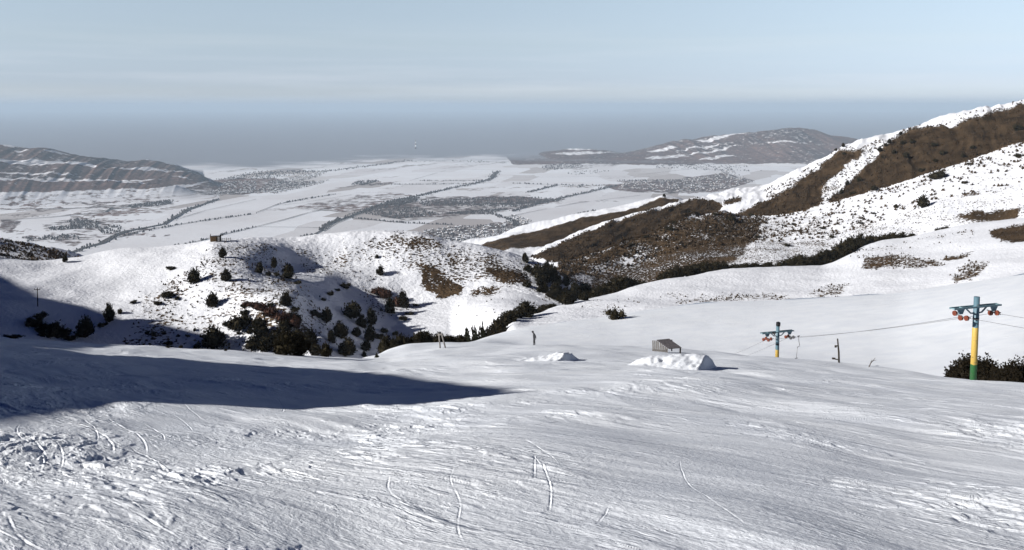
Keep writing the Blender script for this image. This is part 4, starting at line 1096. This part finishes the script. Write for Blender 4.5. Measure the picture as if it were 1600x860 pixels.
belts([(600, 318), (656, 306), (707, 294), (743, 287), (768, 280), (777, 268)], 7, 18); belts([(576, 289), (740, 288)], 13, 5); belts([(656, 283), (768, 283)], 11, 5, .2)
belts([(548, 341), (630, 349), (707, 352)], 10, 4); belts([(800, 331), (850, 316), (900, 305), (961, 291)], 8, 14); belts([(826, 301), (869, 290)], 8, 12); belts([(800, 287), (895, 290), (940, 290)], 12, 14, .2)
belts([(400, 273), (450, 269), (502, 269), (553, 263), (600, 257), (640, 251)], 9, 30); belts([(640, 253), (720, 252), (800, 256)], 14, 60, .3)
belts([(1030, 259), (1120, 257), (1200, 254)], 10, 20); belts([(340, 312), (294, 328), (256, 351), (197, 362), (158, 381), (110, 396)], 9, 16, .35); belts([(400, 334), (276, 352), (190, 370)], 12, 5, .3)
belts([(656, 318), (800, 320), (880, 312)], 7, 16); belts([(880, 345), (905, 335), (930, 330)], 6, 14); belts([(240, 318), (271, 310), (290, 300)], 7, 20); belts([(430, 320), (523, 304)], 12, 5, .3)
belts([(248, 391), (317, 376), (348, 367), (400, 355)], 11, 3, .3); belts([(770, 335), (800, 345), (806, 352)], 6, 9); belts([(965, 283), (1064, 282)], 9, 12); belts([(1100, 265), (1180, 268)], 16, 30, .2)
tree_mass('tree_belt', belt, 3, 7, 15)
def scatter(poly, n):
    p = np.array(poly, float); out = []
    while len(out) < n:
        x = rng.uniform(p[:, 0].min(), p[:, 0].max(), 400); y = rng.uniform(p[:, 1].min(), p[:, 1].max(), 400)
        out += list(zip(x[inside(x, y, poly) > 0], y[inside(x, y, poly) > 0]))
    res = []
    for x, y in out[:n]:
        az, te = pix_dir(x, y); r = VZ / te
        res.append((r * math.sin(az), r * math.cos(az), VZ - 1))
    return res
woods = [([(602, 321), (625, 311), (656, 309), (650, 315), (622, 322)], 420), ([(656, 314), (800, 308), (860, 310), (880, 315), (800, 324), (656, 322)], 900), ([(548, 289), (560, 283), (588, 282), (592, 284), (570, 290)], 220),
         ([(843, 260), (902, 254), (914, 262), (851, 267)], 260), ([(560, 333), (600, 322), (650, 324), (690, 336), (620, 343)], 420), ([(690, 334), (760, 328), (800, 326), (760, 336)], 300),
         ([(104, 346), (120, 342), (158, 348), (150, 358), (112, 356)], 200), ([(75, 356), (120, 353), (130, 358), (80, 361)], 110), ([(150, 356), (190, 352), (188, 364), (160, 366)], 90), ([(35, 372), (120, 366), (125, 374), (40, 378)], 90),
         ([(200, 322), (271, 312), (268, 320), (205, 326)], 260), ([(1010, 262), (1100, 255), (1190, 258), (1130, 268)], 260), ([(880, 270), (930, 266), (960, 268), (900, 274)], 50), ([(330, 282), (400, 268), (510, 266), (420, 280)], 500)]
wp_ = []
for poly, n in woods: wp_ += scatter(poly, n)
tree_mass('far_wood', wp_, 4, 6, 13)
vill = [([(276, 300), (294, 288), (400, 283), (400, 302), (332, 307)], 900), ([(400, 300), (420, 284), (500, 268), (516, 266), (500, 276), (470, 284), (516, 282), (500, 288), (430, 303)], 800),
        ([(658, 361), (707, 355), (784, 351), (800, 336), (832, 345), (800, 370), (740, 388), (690, 378)], 700), ([(979, 284), (1063, 282), (1107, 275), (1140, 264), (1176, 285), (1132, 295), (1102, 300), (1043, 299), (966, 295)], 900),
        ([(868, 291), (900, 290), (940, 290), (900, 294)], 60)]
vt = []
for poly, n in vill: vt += scatter(poly, n)
tree_mass('village_trees', vt, 8, 5, 11)
mb = MB()
for poly, n in vill:
    for x, y, z in scatter(poly, int(n * 0.34)):
        L_, W_, H_, a = random.uniform(9, 15), random.uniform(7, 9), random.uniform(3.5, 5), random.choice((0.3, 1.87)) + random.gauss(0, .08)
        M = Matrix.Translation((x, y, z + 1)) @ Matrix.Rotation(a, 4, 'Z')
        b = [M @ Vector((sx * L_ / 2, sy * W_ / 2, zz)) for zz in (0, H_) for sx, sy in ((-1, -1), (1, -1), (1, 1), (-1, 1))]
        vs = [mb.bm.verts.new(q) for q in b]
        for k in range(4): mb.bm.faces.new((vs[k], vs[(k + 1) % 4], vs[4 + (k + 1) % 4], vs[4 + k]))
        r0, r1 = mb.bm.verts.new(M @ Vector((-L_ / 2, 0, H_ + 2.4))), mb.bm.verts.new(M @ Vector((L_ / 2, 0, H_ + 2.4)))
        for fc in ((vs[4], vs[5], r1, r0), (vs[6], vs[7], r0, r1)): mb.bm.faces.new(fc).material_index = 1
        mb.bm.faces.new((vs[7], vs[4], r0)); mb.bm.faces.new((vs[5], vs[6], r1))
tag(mb.build('village_houses', [M_WALL, M_SNOW]), kind='stuff')

# striped smokestack out in the smog
def smokestack():
    az, te = pix_dir(649.5, 230.5); r = 12700.0
    base = Vector((r * math.sin(az), r * math.cos(az), VZ - 2))
    o = empty('smokestack', base, 0, 'tall thin red and white banded smokestack standing far out in the smog', 'smokestack')
    M_R, M_W = simple('faded_red_bands', (0.10, 0.075, 0.08), 0.7), simple('white_bands', (0.9, 0.9, 0.9), 0.7)
    mb = MB(); mb2 = MB(); hs_ = [0, 34, 62, 86, 108, 130]
    for i in range(5):
        ra = lambda h: 10 - h * 0.028
        (mb2 if i % 2 else mb).tube([(0, 0, hs_[i]), (0, 0, hs_[i + 1])], [ra(hs_[i]), ra(hs_[i + 1])], 12)
    mb.build('shaft', M_R, o); mb2.build('painted_band', M_W, o)
smokestack()

# ------------------------------------------------------------------ hut on the mound
def hut():
    p = ground_at(336, 377); r = p.length; k = r / FPX
    o = empty('hut', p, -math.atan2(p.x, p.y), 'small tan boarded hut with snow on its roof at the top of the mound', 'hut')
    w, h = 13.5 * k, 8.5 * k
    mb = MB(); mb.box((-w * .12, 0, h * .45), (w * .76, w * .7, h * .9), bev=0.02)
    for q in range(9): mb.box((-w * .47 + w * .085 * q, -w * .36, h * .45), (0.05, 0.04, h * .88))
    mb.build('wall', M_TANWOOD, o)
    mb = MB(); mb.box((w * .36, -0.02, h * .42), (w * .22, w * .66, h * .84), bev=0.02); mb.build('side_wall', simple('whitewashed_boards', (0.62, 0.60, 0.55), .8), o)
    mb = MB(); mb.box((0, 0, h * .93), (w * 1.06, w * .86, h * .08), bev=0.02)
    rf = mb.build('roof', M_DARKWOOD, o)
    mb = MB(); mb.box((w * .06, 0, h * 1.06), (w * .92, w * .8, h * .18), bev=0.08); mb.build('snow_cap', M_SNOW, rf)
    mb = MB(); mb.tube([(-w * .44, 0, h * .95), (-w * .44, 0, h * 1.28)], .14, 8); mb.build('stovepipe', M_BLACK, rf)
    mb = MB(); mb.box((w * .2, -w * .365, h * .36), (w * .14, .05, h * .66)); mb.build('door', M_DARKWOOD, o)
    q = ground_at(342.5, 377); s_ = empty('shed', q, -math.atan2(q.x, q.y), 'black flat-roofed shed standing against the right side of the tan hut', 'shed')
    mb = MB(); mb.box((0, 0, h * .5), (6 * k, 5 * k, h), bev=.03); mb.build('wall', M_BLACK, s_)
    mb = MB(); mb.box((1.2 * k, 0, h * 1.03), (9.5 * k, 6.5 * k, h * .09)); mb.build('roof', M_DARKWOOD, s_)
    mb = MB(); mb.box((0, -2.55 * k, h * .4), (2.2 * k, .05, h * .75)); mb.build('door', M_DARKWOOD, s_)
    f = ground_at(352, 377); fe = empty('fence', f, -math.atan2(f.x, f.y), 'low post and rail fence running right from the black shed', 'fence')
    for i in range(6):
        mb = MB(); mb.tube([((i - 2.5) * 3 * k, 0, -.3), ((i - 2.5) * 3 * k + .05, 0, 1.05 + .2 * (i % 2))], .06, 6); mb.build('post', M_DARKWOOD, fe)
    mb = MB(); mb.box((0, -.07, .45), (15.5 * k, .05, .12)); mb.box((0, -.07, .9), (15.5 * k, .05, .1)); mb.build('rail', M_DARKWOOD, fe)
hut()

# ------------------------------------------------------------------ lift towers
def band_mat(name, bands):
    """painted pole: bands of colour up the pole, chipped at their edges"""
    m, nt, n, l, b = mat(name)
    tcn = n.new('ShaderNodeTexCoord'); sp = n.new('ShaderNodeSeparateXYZ'); l.new(tcn.outputs['Object'], sp.inputs[0])
    no = n.new('ShaderNodeTexNoise'); no.inputs['Scale'].default_value = 7; no.inputs['Detail'].default_value = 5; l.new(tcn.outputs['Object'], no.inputs['Vector'])
    ad = n.new('ShaderNodeMath'); ad.operation = 'MULTIPLY_ADD'; ad.inputs[1].default_value = 0.16; l.new(no.outputs['Fac'], ad.inputs[0]); l.new(sp.outputs['Z'], ad.inputs[2])
    dv = n.new('ShaderNodeMath'); dv.operation = 'DIVIDE'; dv.inputs[1].default_value = 12.0; l.new(ad.outputs[0], dv.inputs[0])
    rp = n.new('ShaderNodeValToRGB'); rp.color_ramp.interpolation = 'CONSTANT'
    for i, (z, c) in enumerate(bands):
        e_ = rp.color_ramp.elements[0] if i == 0 else rp.color_ramp.elements.new(min(1, (z + .08) / 12.0))
        if i == 0: e_.position = 0
        e_.color = (*c, 1)
    while len(rp.color_ramp.elements) > len(bands): rp.color_ramp.elements.remove(rp.color_ramp.elements[-1])
    l.new(dv.outputs[0], rp.inputs[0])
    ch = n.new('ShaderNodeMapRange'); ch.inputs['From Min'].default_value, ch.inputs['From Max'].default_value = .62, .68; l.new(no.outputs['Fac'], ch.inputs['Value'])
    mi = n.new('ShaderNodeMix'); mi.data_type = 'RGBA'; l.new(ch.outputs[0], mi.inputs[0]); l.new(rp.outputs[0], mi.inputs[6]); mi.inputs[7].default_value = (.12, .11, .09, 1)
    l.new(mi.outputs[2], b.inputs['Base Color']); b.inputs['Roughness'].default_value = .5
    return m
GREEN, YEL, BLU = (0.025, 0.13, 0.035), (0.55, 0.37, 0.08), (0.105, 0.19, 0.235)
M_BLUE = simple('blue_paint', BLU, .5, 0, .25, 7)
M_ARM = simple('pale_teal_paint', (0.17, 0.27, 0.30), .5, 0, .25, 7)
ARMW = 3.85
def tower(base, H, yaw, label, zs, left, right, extra):
    """drag lift tower: painted pole, crossarm on braces, sheave trains under both arm ends"""
    o = empty('lift_tower', base, yaw, label, 'lift tower', 'painted drag lift towers')
    bands = [(0, GREEN), (zs[0], YEL), (zs[1], BLU)]
    mb = MB(); mb.tube([(0, 0, -0.6), (0, 0, H * .5), (0, 0, H)], [.20, .19, .175], 16); pole = mb.build('pole', band_mat('banded_paint', bands), o)
    za = H - .62
    mb = MB(); mb.tube([(0, 0, zs[1] + .52), (0, 0, zs[1] + .66)], .192, 16); mb.build('clamp', M_BLACK, pole)
    mb = MB(); mb.box((-.06, -.185, za), (ARMW, .06, .11), bev=.01); mb.box((-.06, .185, za), (ARMW, .06, .11), bev=.01)
    for q in (-1.9, -1.2, 1.1, 1.78): mb.box((q, 0, za), (.08, .31, .08))
    mb.build('crossarm', M_ARM, o)
    for sx in (-1, 1):
        mb = MB(); mb.tube([(sx * .14, 0, za - .42), (sx * .45, 0, za - .40), (sx * .82, 0, za - .09)], .05, 8); mb.build('brace', M_BLUE, o)
    zc = za - .5
    ends = []
    for xs, spec in ((-1.25, left), (1.45, right)):
        mb = MB(); mb.prism([(xs - .28, -.05, za - .085), (xs + .28, -.05, za - .085), (xs + .12, -.05, za - .40), (xs - .12, -.05, za - .40)], (0, .1, 0)); hg = mb.build('hanger', M_BLUE, o)
        mb = MB(); mb.box((xs, 0, zc + spec[1]), (.05, spec[2] * .55 * spec[0] + .5, .06), Matrix.Rotation(spec[3], 3, 'X')); tr_ = mb.build('sheave_train', M_STEEL, o)
        for k in range(spec[0]):
            yy = (k - (spec[0] - 1) / 2) * spec[2]; zz = zc + spec[1] + yy * math.tan(spec[3]) - (.12 if k % 2 else -.02)
            mb = MB(); mb.tube([(xs - .06, yy, zz), (xs - .035, yy, zz), (xs, yy, zz), (xs + .035, yy, zz), (xs + .06, yy, zz)], [.165, .165, .13, .165, .165], 16)
            mb.tube([(xs - .12, yy, zz), (xs + .30, yy, zz)], .035, 8)
            w_ = mb.build('sheave', M_REDP if (spec[4] or k >= spec[0] // 2) else M_STEEL, tr_)
        ends.append(Vector((xs, 0, zc + spec[1] - .05)))
    if extra:
        mb = MB(); mb.box((.0, -.05, H + .20), (.36, .30, .42), Matrix.Rotation(.1, 3, 'X'), .03); mb.tube([(0, -.2, H + .2), (0, -.24, H + .2)], .14, 14); mb.build('floodlight', M_BLACK, o)
        mb = MB(); mb.tube([(-.72, -.30, za + .02), (-.58, -.42, za - .06)], [.10, .19], 14); mb.box((-.74, -.26, za + .02), (.16, .2, .2), None, .02); mb.build('loudspeaker', M_BLACK, o)
    M = Matrix.Translation(base) @ Matrix.Rotation(yaw, 4, 'Z')
    return [M @ e_ for e_ in ends]
YAW = R(19)
az1, te1 = pix_dir(1520.5, 592); b1 = Vector((62.5 * math.sin(az1), 62.5 * math.cos(az1), 0)); b1.z = height(b1.x, b1.y) - .1
top1 = at(1526.5, 464, math.hypot(b1.x, b1.y)).z
H1 = top1 - b1.z
k1 = math.hypot(b1.x, b1.y) / FPX
e1 = tower(b1, H1, YAW, 'nearest lift tower, its green, yellow and blue pole showing in full before the juniper', (26 * k1, 79 * k1), (3, -.02, .46, .12, True), (2, .02, .50, .05, True), False)
r2 = 93.5; az2, te2 = pix_dir(1215.5, 508); x2, y2 = r2 * math.sin(az2), r2 * math.cos(az2); z2 = height(x2, y2)
H2 = te2 * r2 - z2 - .1
zy = at(1215, 547, r2).z - z2
e2 = tower(Vector((x2, y2, z2)), H2, YAW, 'second lift tower farther down with a black floodlight on top, its foot behind the brow', (max(.3, zy - 1.6), zy), (4, -.12, .42, -.18, True), (4, -.12, .42, -.12, False), True)
def cable(a, b, sag, label, rad=.012):
    mb = MB(); n = 16
    pts = [a.lerp(b, i / n) + Vector((0, 0, -sag * 4 * (i / n) * (1 - i / n))) for i in range(n + 1)]
    mb.tube(pts, rad, 6); return tag(mb.build('lift_cable', M_ROPE), label, 'cable', 'lift cables')
up1 = Vector((math.sin(YAW), -math.cos(YAW), .10)).normalized() * 40
for i in range(2):
    w_ = ('left', 'right')[i]
    cable(e1[i], e2[i], .25, f'steel lift cable spanning the two towers, {w_} one of the two strands')
    cable(e1[i], e1[i] + up1, .2, f'steel lift cable leading uphill off the {w_} arm of the nearest tower')
    dn = (e2[i] - e1[i]); 
    cable(e2[i], at(1124 + 20 * i, 562 + 3 * i, 116), .1, f'steel lift cable dropping down the slope from the {w_} arm of the second tower')
# a drag bar hanging from the rope
hp_ = e1[1].lerp(e2[1], .93) + Vector((0, 0, -.08))
o = empty('drag_bar', hp_, .6, 'thin steel drag bar with a spring bend hanging from the cable by the second tower', 'drag bar')
mb = MB(); mb.box((0, 0, .06), (.34, .08, .10), None, .02); mb.build('clamp', M_STEEL, o)
mb = MB(); mb.tube([(0, 0, .04), (.08, 0, -.5), (.20, 0, -.85), (.14, 0, -1.02), (-.14, 0, -1.06)], .028, 8); mb.build('hook_rod', M_STEEL, o)
mb = MB(); mb.tube([(-.14, 0, -1.0), (-.17, 0, -1.6), (-.24, 0, -2.15)], .022, 8); mb.box((-.24, 0, -2.17), (.5, .06, .06), None, .02); mb.build('tow_bar', M_STEEL, o)

# ------------------------------------------------------------------ marker post, twig, trestle, far poles
p = ground_at(1311, 567); k = p.length / FPX
o = empty('marker_post', p, -.3, 'leaning dark wooden post with two short pegs on the brow between the towers', 'post')
mb = MB(); mb.tube([(.02, 0, -.4), (-.05, 0, 16 * k), (-.17, 0, 35 * k)], [.075, .07, .05], 8); mb.build('shaft', M_DARKWOOD, o)
mb = MB(); mb.tube([(-.02, 0, 4 * k), (-.45, -.1, 6 * k)], .05, 6); mb.box((-.42, -.1, 6 * k), (.25, .08, .14)); mb.build('peg', M_DARKWOOD, o)
mb = MB(); mb.tube([(-.10, 0, 25 * k), (-.30, -.1, 24 * k)], .05, 6); mb.box((-.30, -.1, 24 * k), (.16, .08, .18)); mb.build('peg', M_DARKWOOD, o)
p = ground_at(1356, 574); k = p.length / FPX
mb = MB(); mb.tube([(0, 0, -.2), (4 * k, 0, 6 * k), (11 * k, .1, 13 * k)], [.035, .03, .012], 6); mb.tube([(4 * k, 0, 6 * k), (5 * k, 0, 11 * k)], [.025, .01], 6); mb.tube([(7 * k, .05, 9 * k), (12 * k, 0, 10.5 * k)], [.02, .01], 6)
o = mb.build('twig', M_BARK); o.location = p; tag(o, 'bare twig sticking slanted out of the snow right of the marker post', 'twig')
p = ground_at(692, 544); k = p.length / FPX
o = empty('trestle', p, -.1, 'weathered two-legged wooden trestle in front of the dark juniper row', 'trestle')
for x0, x1 in ((-4 * k, -6 * k), (5 * k, -2 * k)):
    mb = MB(); mb.tube([(x0, 0, -.3), (x1, 0, 23 * k)], [.09, .07], 8); mb.build('leg', M_WOODGREY, o)
mb = MB(); mb.tube([(-8 * k, 0, 20 * k), (1 * k, 0, 21.5 * k)], .07, 8); mb.build('crossbar', M_WOODGREY, o)
def tpole(px, py, hp, wp, lab):
    p = ground_at(px, py); k = p.length / FPX
    o = empty('utility_pole', p, .2, lab, 'pole')
    mb = MB(); mb.tube([(0, 0, -.4), (hp * k * .02, 0, hp * k)], [.14, .10], 8); mb.build('shaft', M_DARKWOOD, o)
    mb = MB(); mb.box((hp * k * .02, -.12, hp * k * .90), (wp * k, .12, .14)); mb.build('crossarm', M_DARKWOOD, o)
    for s_ in (-1, 1):
        mb = MB(); mb.tube([(hp * k * .02 + s_ * wp * k * .42, -.12, hp * k * .91), (hp * k * .02 + s_ * wp * k * .42, -.12, hp * k * .91 + .35)], .06, 6); mb.build('insulator', M_STEEL, o)
tpole(59, 479, 26, 8, 'thin dark pole with a short crossarm at the edge of the shade, far left')
tpole(133, 524, 30, 9, 'pole with crossarm mostly hidden behind the broad shaded juniper')

# ------------------------------------------------------------------ snow jumps and the plank box beside them
YJ = R(24)                                                # both jumps are built a little across the slope
def jump(pxl, pyl, pxr, pyr, H, D, prof, label, seed):
    a = ground_at(pxl, pyl); L_ = (pxr - pxl) / FPX * math.hypot(a.x, a.y) / math.cos(YJ); ux = Vector((math.cos(YJ), -math.sin(YJ), 0)); uy = Vector((-ux.y, ux.x, 0))
    nx, ny = 72, 40
    xs_, hs_ = zip(*prof)
    V, F = [], []
    for i in range(nx + 1):
        t = min(i / (nx - 4), 1.0); hh = float(np.interp(t, xs_, hs_)) * H
        tl = 1.0 if i <= nx - 4 else 1 - (i - (nx - 4)) / 4.0           # steep end wall
        over = 0.30 * (1 - tl)
        for j in range(ny + 1):
            s_ = j / ny * 2 - 1
            side = 1 - smooth(np.array(abs(s_ + .10 * float(fbm(np.array([t * 4.0]), np.array([s_ * 1.5]), 3, seed + 9)[0]))), .08, 1.0)
            q = a + ux * (t * L_ + over) + uy * (s_ * D)
            g0 = height(q.x, q.y)
            n_ = float(fbm(np.array([q.x / 1.3]), np.array([q.y / 1.6]), 3, seed)[0]) * .10 + float(fbm(np.array([q.x / .3]), np.array([q.y / .3]), 3, seed + 4)[0]) * .06
            z = hh * float(side) * tl
            V.append((q.x, q.y, g0 - .12 + z + (n_ * min(1, z / .3) if z > 0 else 0)))
    for i in range(nx):
        for j in range(ny):
            k = i * (ny + 1) + j; F.append((k, k + ny + 1, k + ny + 2, k + 1))
    me = bpy.data.meshes.new('snow_jump'); me.from_pydata(V, [], F); me.update(); me.materials.append(M_SLOPE)
    for f in me.polygons: f.use_smooth = True
    o = bpy.data.objects.new('snow_jump', me); C.objects.link(o); tag(o, label, 'snow jump', 'piled snow jumps')
jump(784, 560, 886, 562, 0.62, 2.7, [(0, 0), (.25, .25), (.6, .62), (.85, .95), (1, 1)], 'low piled snow jump with a dark end wall, left of the plank box', 51)
jump(980, 567, 1094, 570, 0.95, 3.3, [(0, 0), (.12, .22), (.3, .62), (.45, .84), (.7, .92), (.92, 1.0), (1, .96)], 'large rugged snow jump with a steep right end, in front of the plank box', 57)
def plank_box():
    p = ground_at(1019, 549, 60); k = p.length / FPX
    o = empty('plank_box', p + Vector((0, 0, -.1)), .0, 'grey weathered plank box with a slanting lid behind the large snow jump', 'plank box')
    n = 9; L_ = 23 * k; hl, hr = 18.5 * k, 7.5 * k
    mb = MB()
    for i in range(n):
        x = L_ * (i + .5) / n; h = hl if x < 7 * k else hl + (hr - hl) * (x - 7 * k) / (L_ - 7 * k)
        mb.box((x, -x * .25, h / 2 - .2), (L_ / n * .80, .05, h + .4 - random.uniform(0, .06)), Matrix.Rotation(random.gauss(0, .02), 3, 'Y'))
    mb.build('plank_wall', M_WOODGREY, o)
    mb = MB(); mb.box((L_ / 2, -L_ * .125 + .12, hr * .4), (L_, .07, .12), Matrix.Rotation(-.245, 3, 'Z')); mb.box((.25, .1, hl * .45), (.1, .1, hl)); mb.box((L_ - .1, -L_ * .2, hr * .4), (.1, .1, hr)); mb.build('frame', M_DARKWOOD, o)
    # lid: boards laid side by side along the slant
    A, D_ = Vector((6 * k, -.1, hl + .03)), Vector((L_ + .05, -.65, hr)); ext = Vector((20 * k, .35, .02))
    mb = MB(); nb = 6
    for i in range(nb):
        a0, a1 = A.lerp(D_, i / nb + .01), A.lerp(D_, (i + 1) / nb - .01)
        mb.prism([a0, a0 + ext, a1 + ext, a1], (0, 0, .05))
    mb.build('lid', simple('grey_lid_boards', (0.13, 0.12, 0.125), .8, 0, .3, 6), o)
    mb = MB(); mb.box((L_ + 19 * k, -.2, hr * .45), (.12, .12, hr * 1.1)); mb.build('post', M_DARKWOOD, o)
    mb = MB(); mb.box((L_ * .5 + 19 * k, .3, hl * .5), (.1, .1, hl * .95)); mb.build('post', M_DARKWOOD, o)
plank_box()

# ------------------------------------------------------------------ the figure on the brow
def person():
    p = ground_at(834.5, 539.5); k = p.length / FPX
    s_ = 22.5 * k / 1.74
    o = empty('person', p + Vector((0, 0, -.02)), 0, 'person in dark clothing standing on the brow with head bowed, seen from the side', 'person')
    o.scale = (s_,) * 3
    V = [(0, 0, .92), (-.03, 0, 1.14), (-.05, 0, 1.38), (-.10, 0, 1.50), (-.17, 0, 1.60),      # pelvis, waist, chest, neck, skull
         (-.02, -.09, .86), (-.05, -.10, .48), (-.03, -.10, .08), (-.17, -.11, .04),            # near leg
         (.02, .09, .86), (.06, .11, .48), (.12, .11, .08), (-.01, .13, .04),                   # far leg
         (-.02, -.19, 1.36), (.14, -.24, 1.10), (.20, -.20, .88), (.19, -.17, .80),              # near arm swept back
         (-.02, .19, 1.36), (.16, .24, 1.10), (.22, .18, .90), (.21, .14, .82)]
    E = [(0, 1), (1, 2), (2, 3), (3, 4), (0, 5), (5, 6), (6, 7), (7, 8), (0, 9), (9, 10), (10, 11), (11, 12), (2, 13), (13, 14), (14, 15), (15, 16), (2, 17), (17, 18), (18, 19), (19, 20)]
    rad = [.15, .145, .165, .065, .105, .10, .075, .06, .045, .10, .075, .06, .045, .085, .062, .05, .045, .085, .062, .05, .045]
    me = bpy.data.meshes.new('body'); me.from_pydata(V, E, []); me.update()
    b = bpy.data.objects.new('body', me); C.objects.link(b); b.parent = o
    b.modifiers.new('skin', 'SKIN'); sv = me.skin_vertices[0].data
    for i, r_ in enumerate(rad): sv[i].radius = (r_, r_)
    sv[0].use_root = True
    sub = b.modifiers.new('sub', 'SUBSURF'); sub.levels = sub.render_levels = 2
    me.materials.append(simple('dark_ski_clothes', (0.045, 0.046, 0.05), .7, 0, .4, 6))
    mb = MB(); bmesh.ops.create_uvsphere(mb.bm, u_segments=16, v_segments=10, radius=.128)
    bmesh.ops.transform(mb.bm, matrix=Matrix.Translation((-.165, 0, 1.635)) @ Matrix.Diagonal((1.05, .9, 1.0, 1)), verts=mb.bm.verts)
    for f in mb.bm.faces: f.smooth = True
    mb.build('hood', simple('dark_hood', (0.03, 0.03, 0.033), .7), o)
    for yy in (-.17, .14):                                               # hands: palm with five bent fingers
        mb = MB(); xh = .19 if yy < 0 else .21; zh = .80
        mb.box((xh, yy, zh - .03), (.035, .085, .09), None, .012)
        for q in range(4):
            fy = yy - .032 + q * .021; ln = (.06, .07, .068, .052)[q]
            mb.tube([(xh, fy, zh - .07), (xh - .012, fy, zh - .07 - ln * .6), (xh - .03, fy, zh - .07 - ln)], [.010, .009, .007], 6)
        mb.tube([(xh, yy - .04, zh - .01), (xh - .03, yy - .06, zh - .045), (xh - .045, yy - .055, zh - .075)], [.012, .010, .008], 6)
        mb.build('glove', M_BLACK, o)
person()
print('PYLON', H1, b1[:], H2, z2)
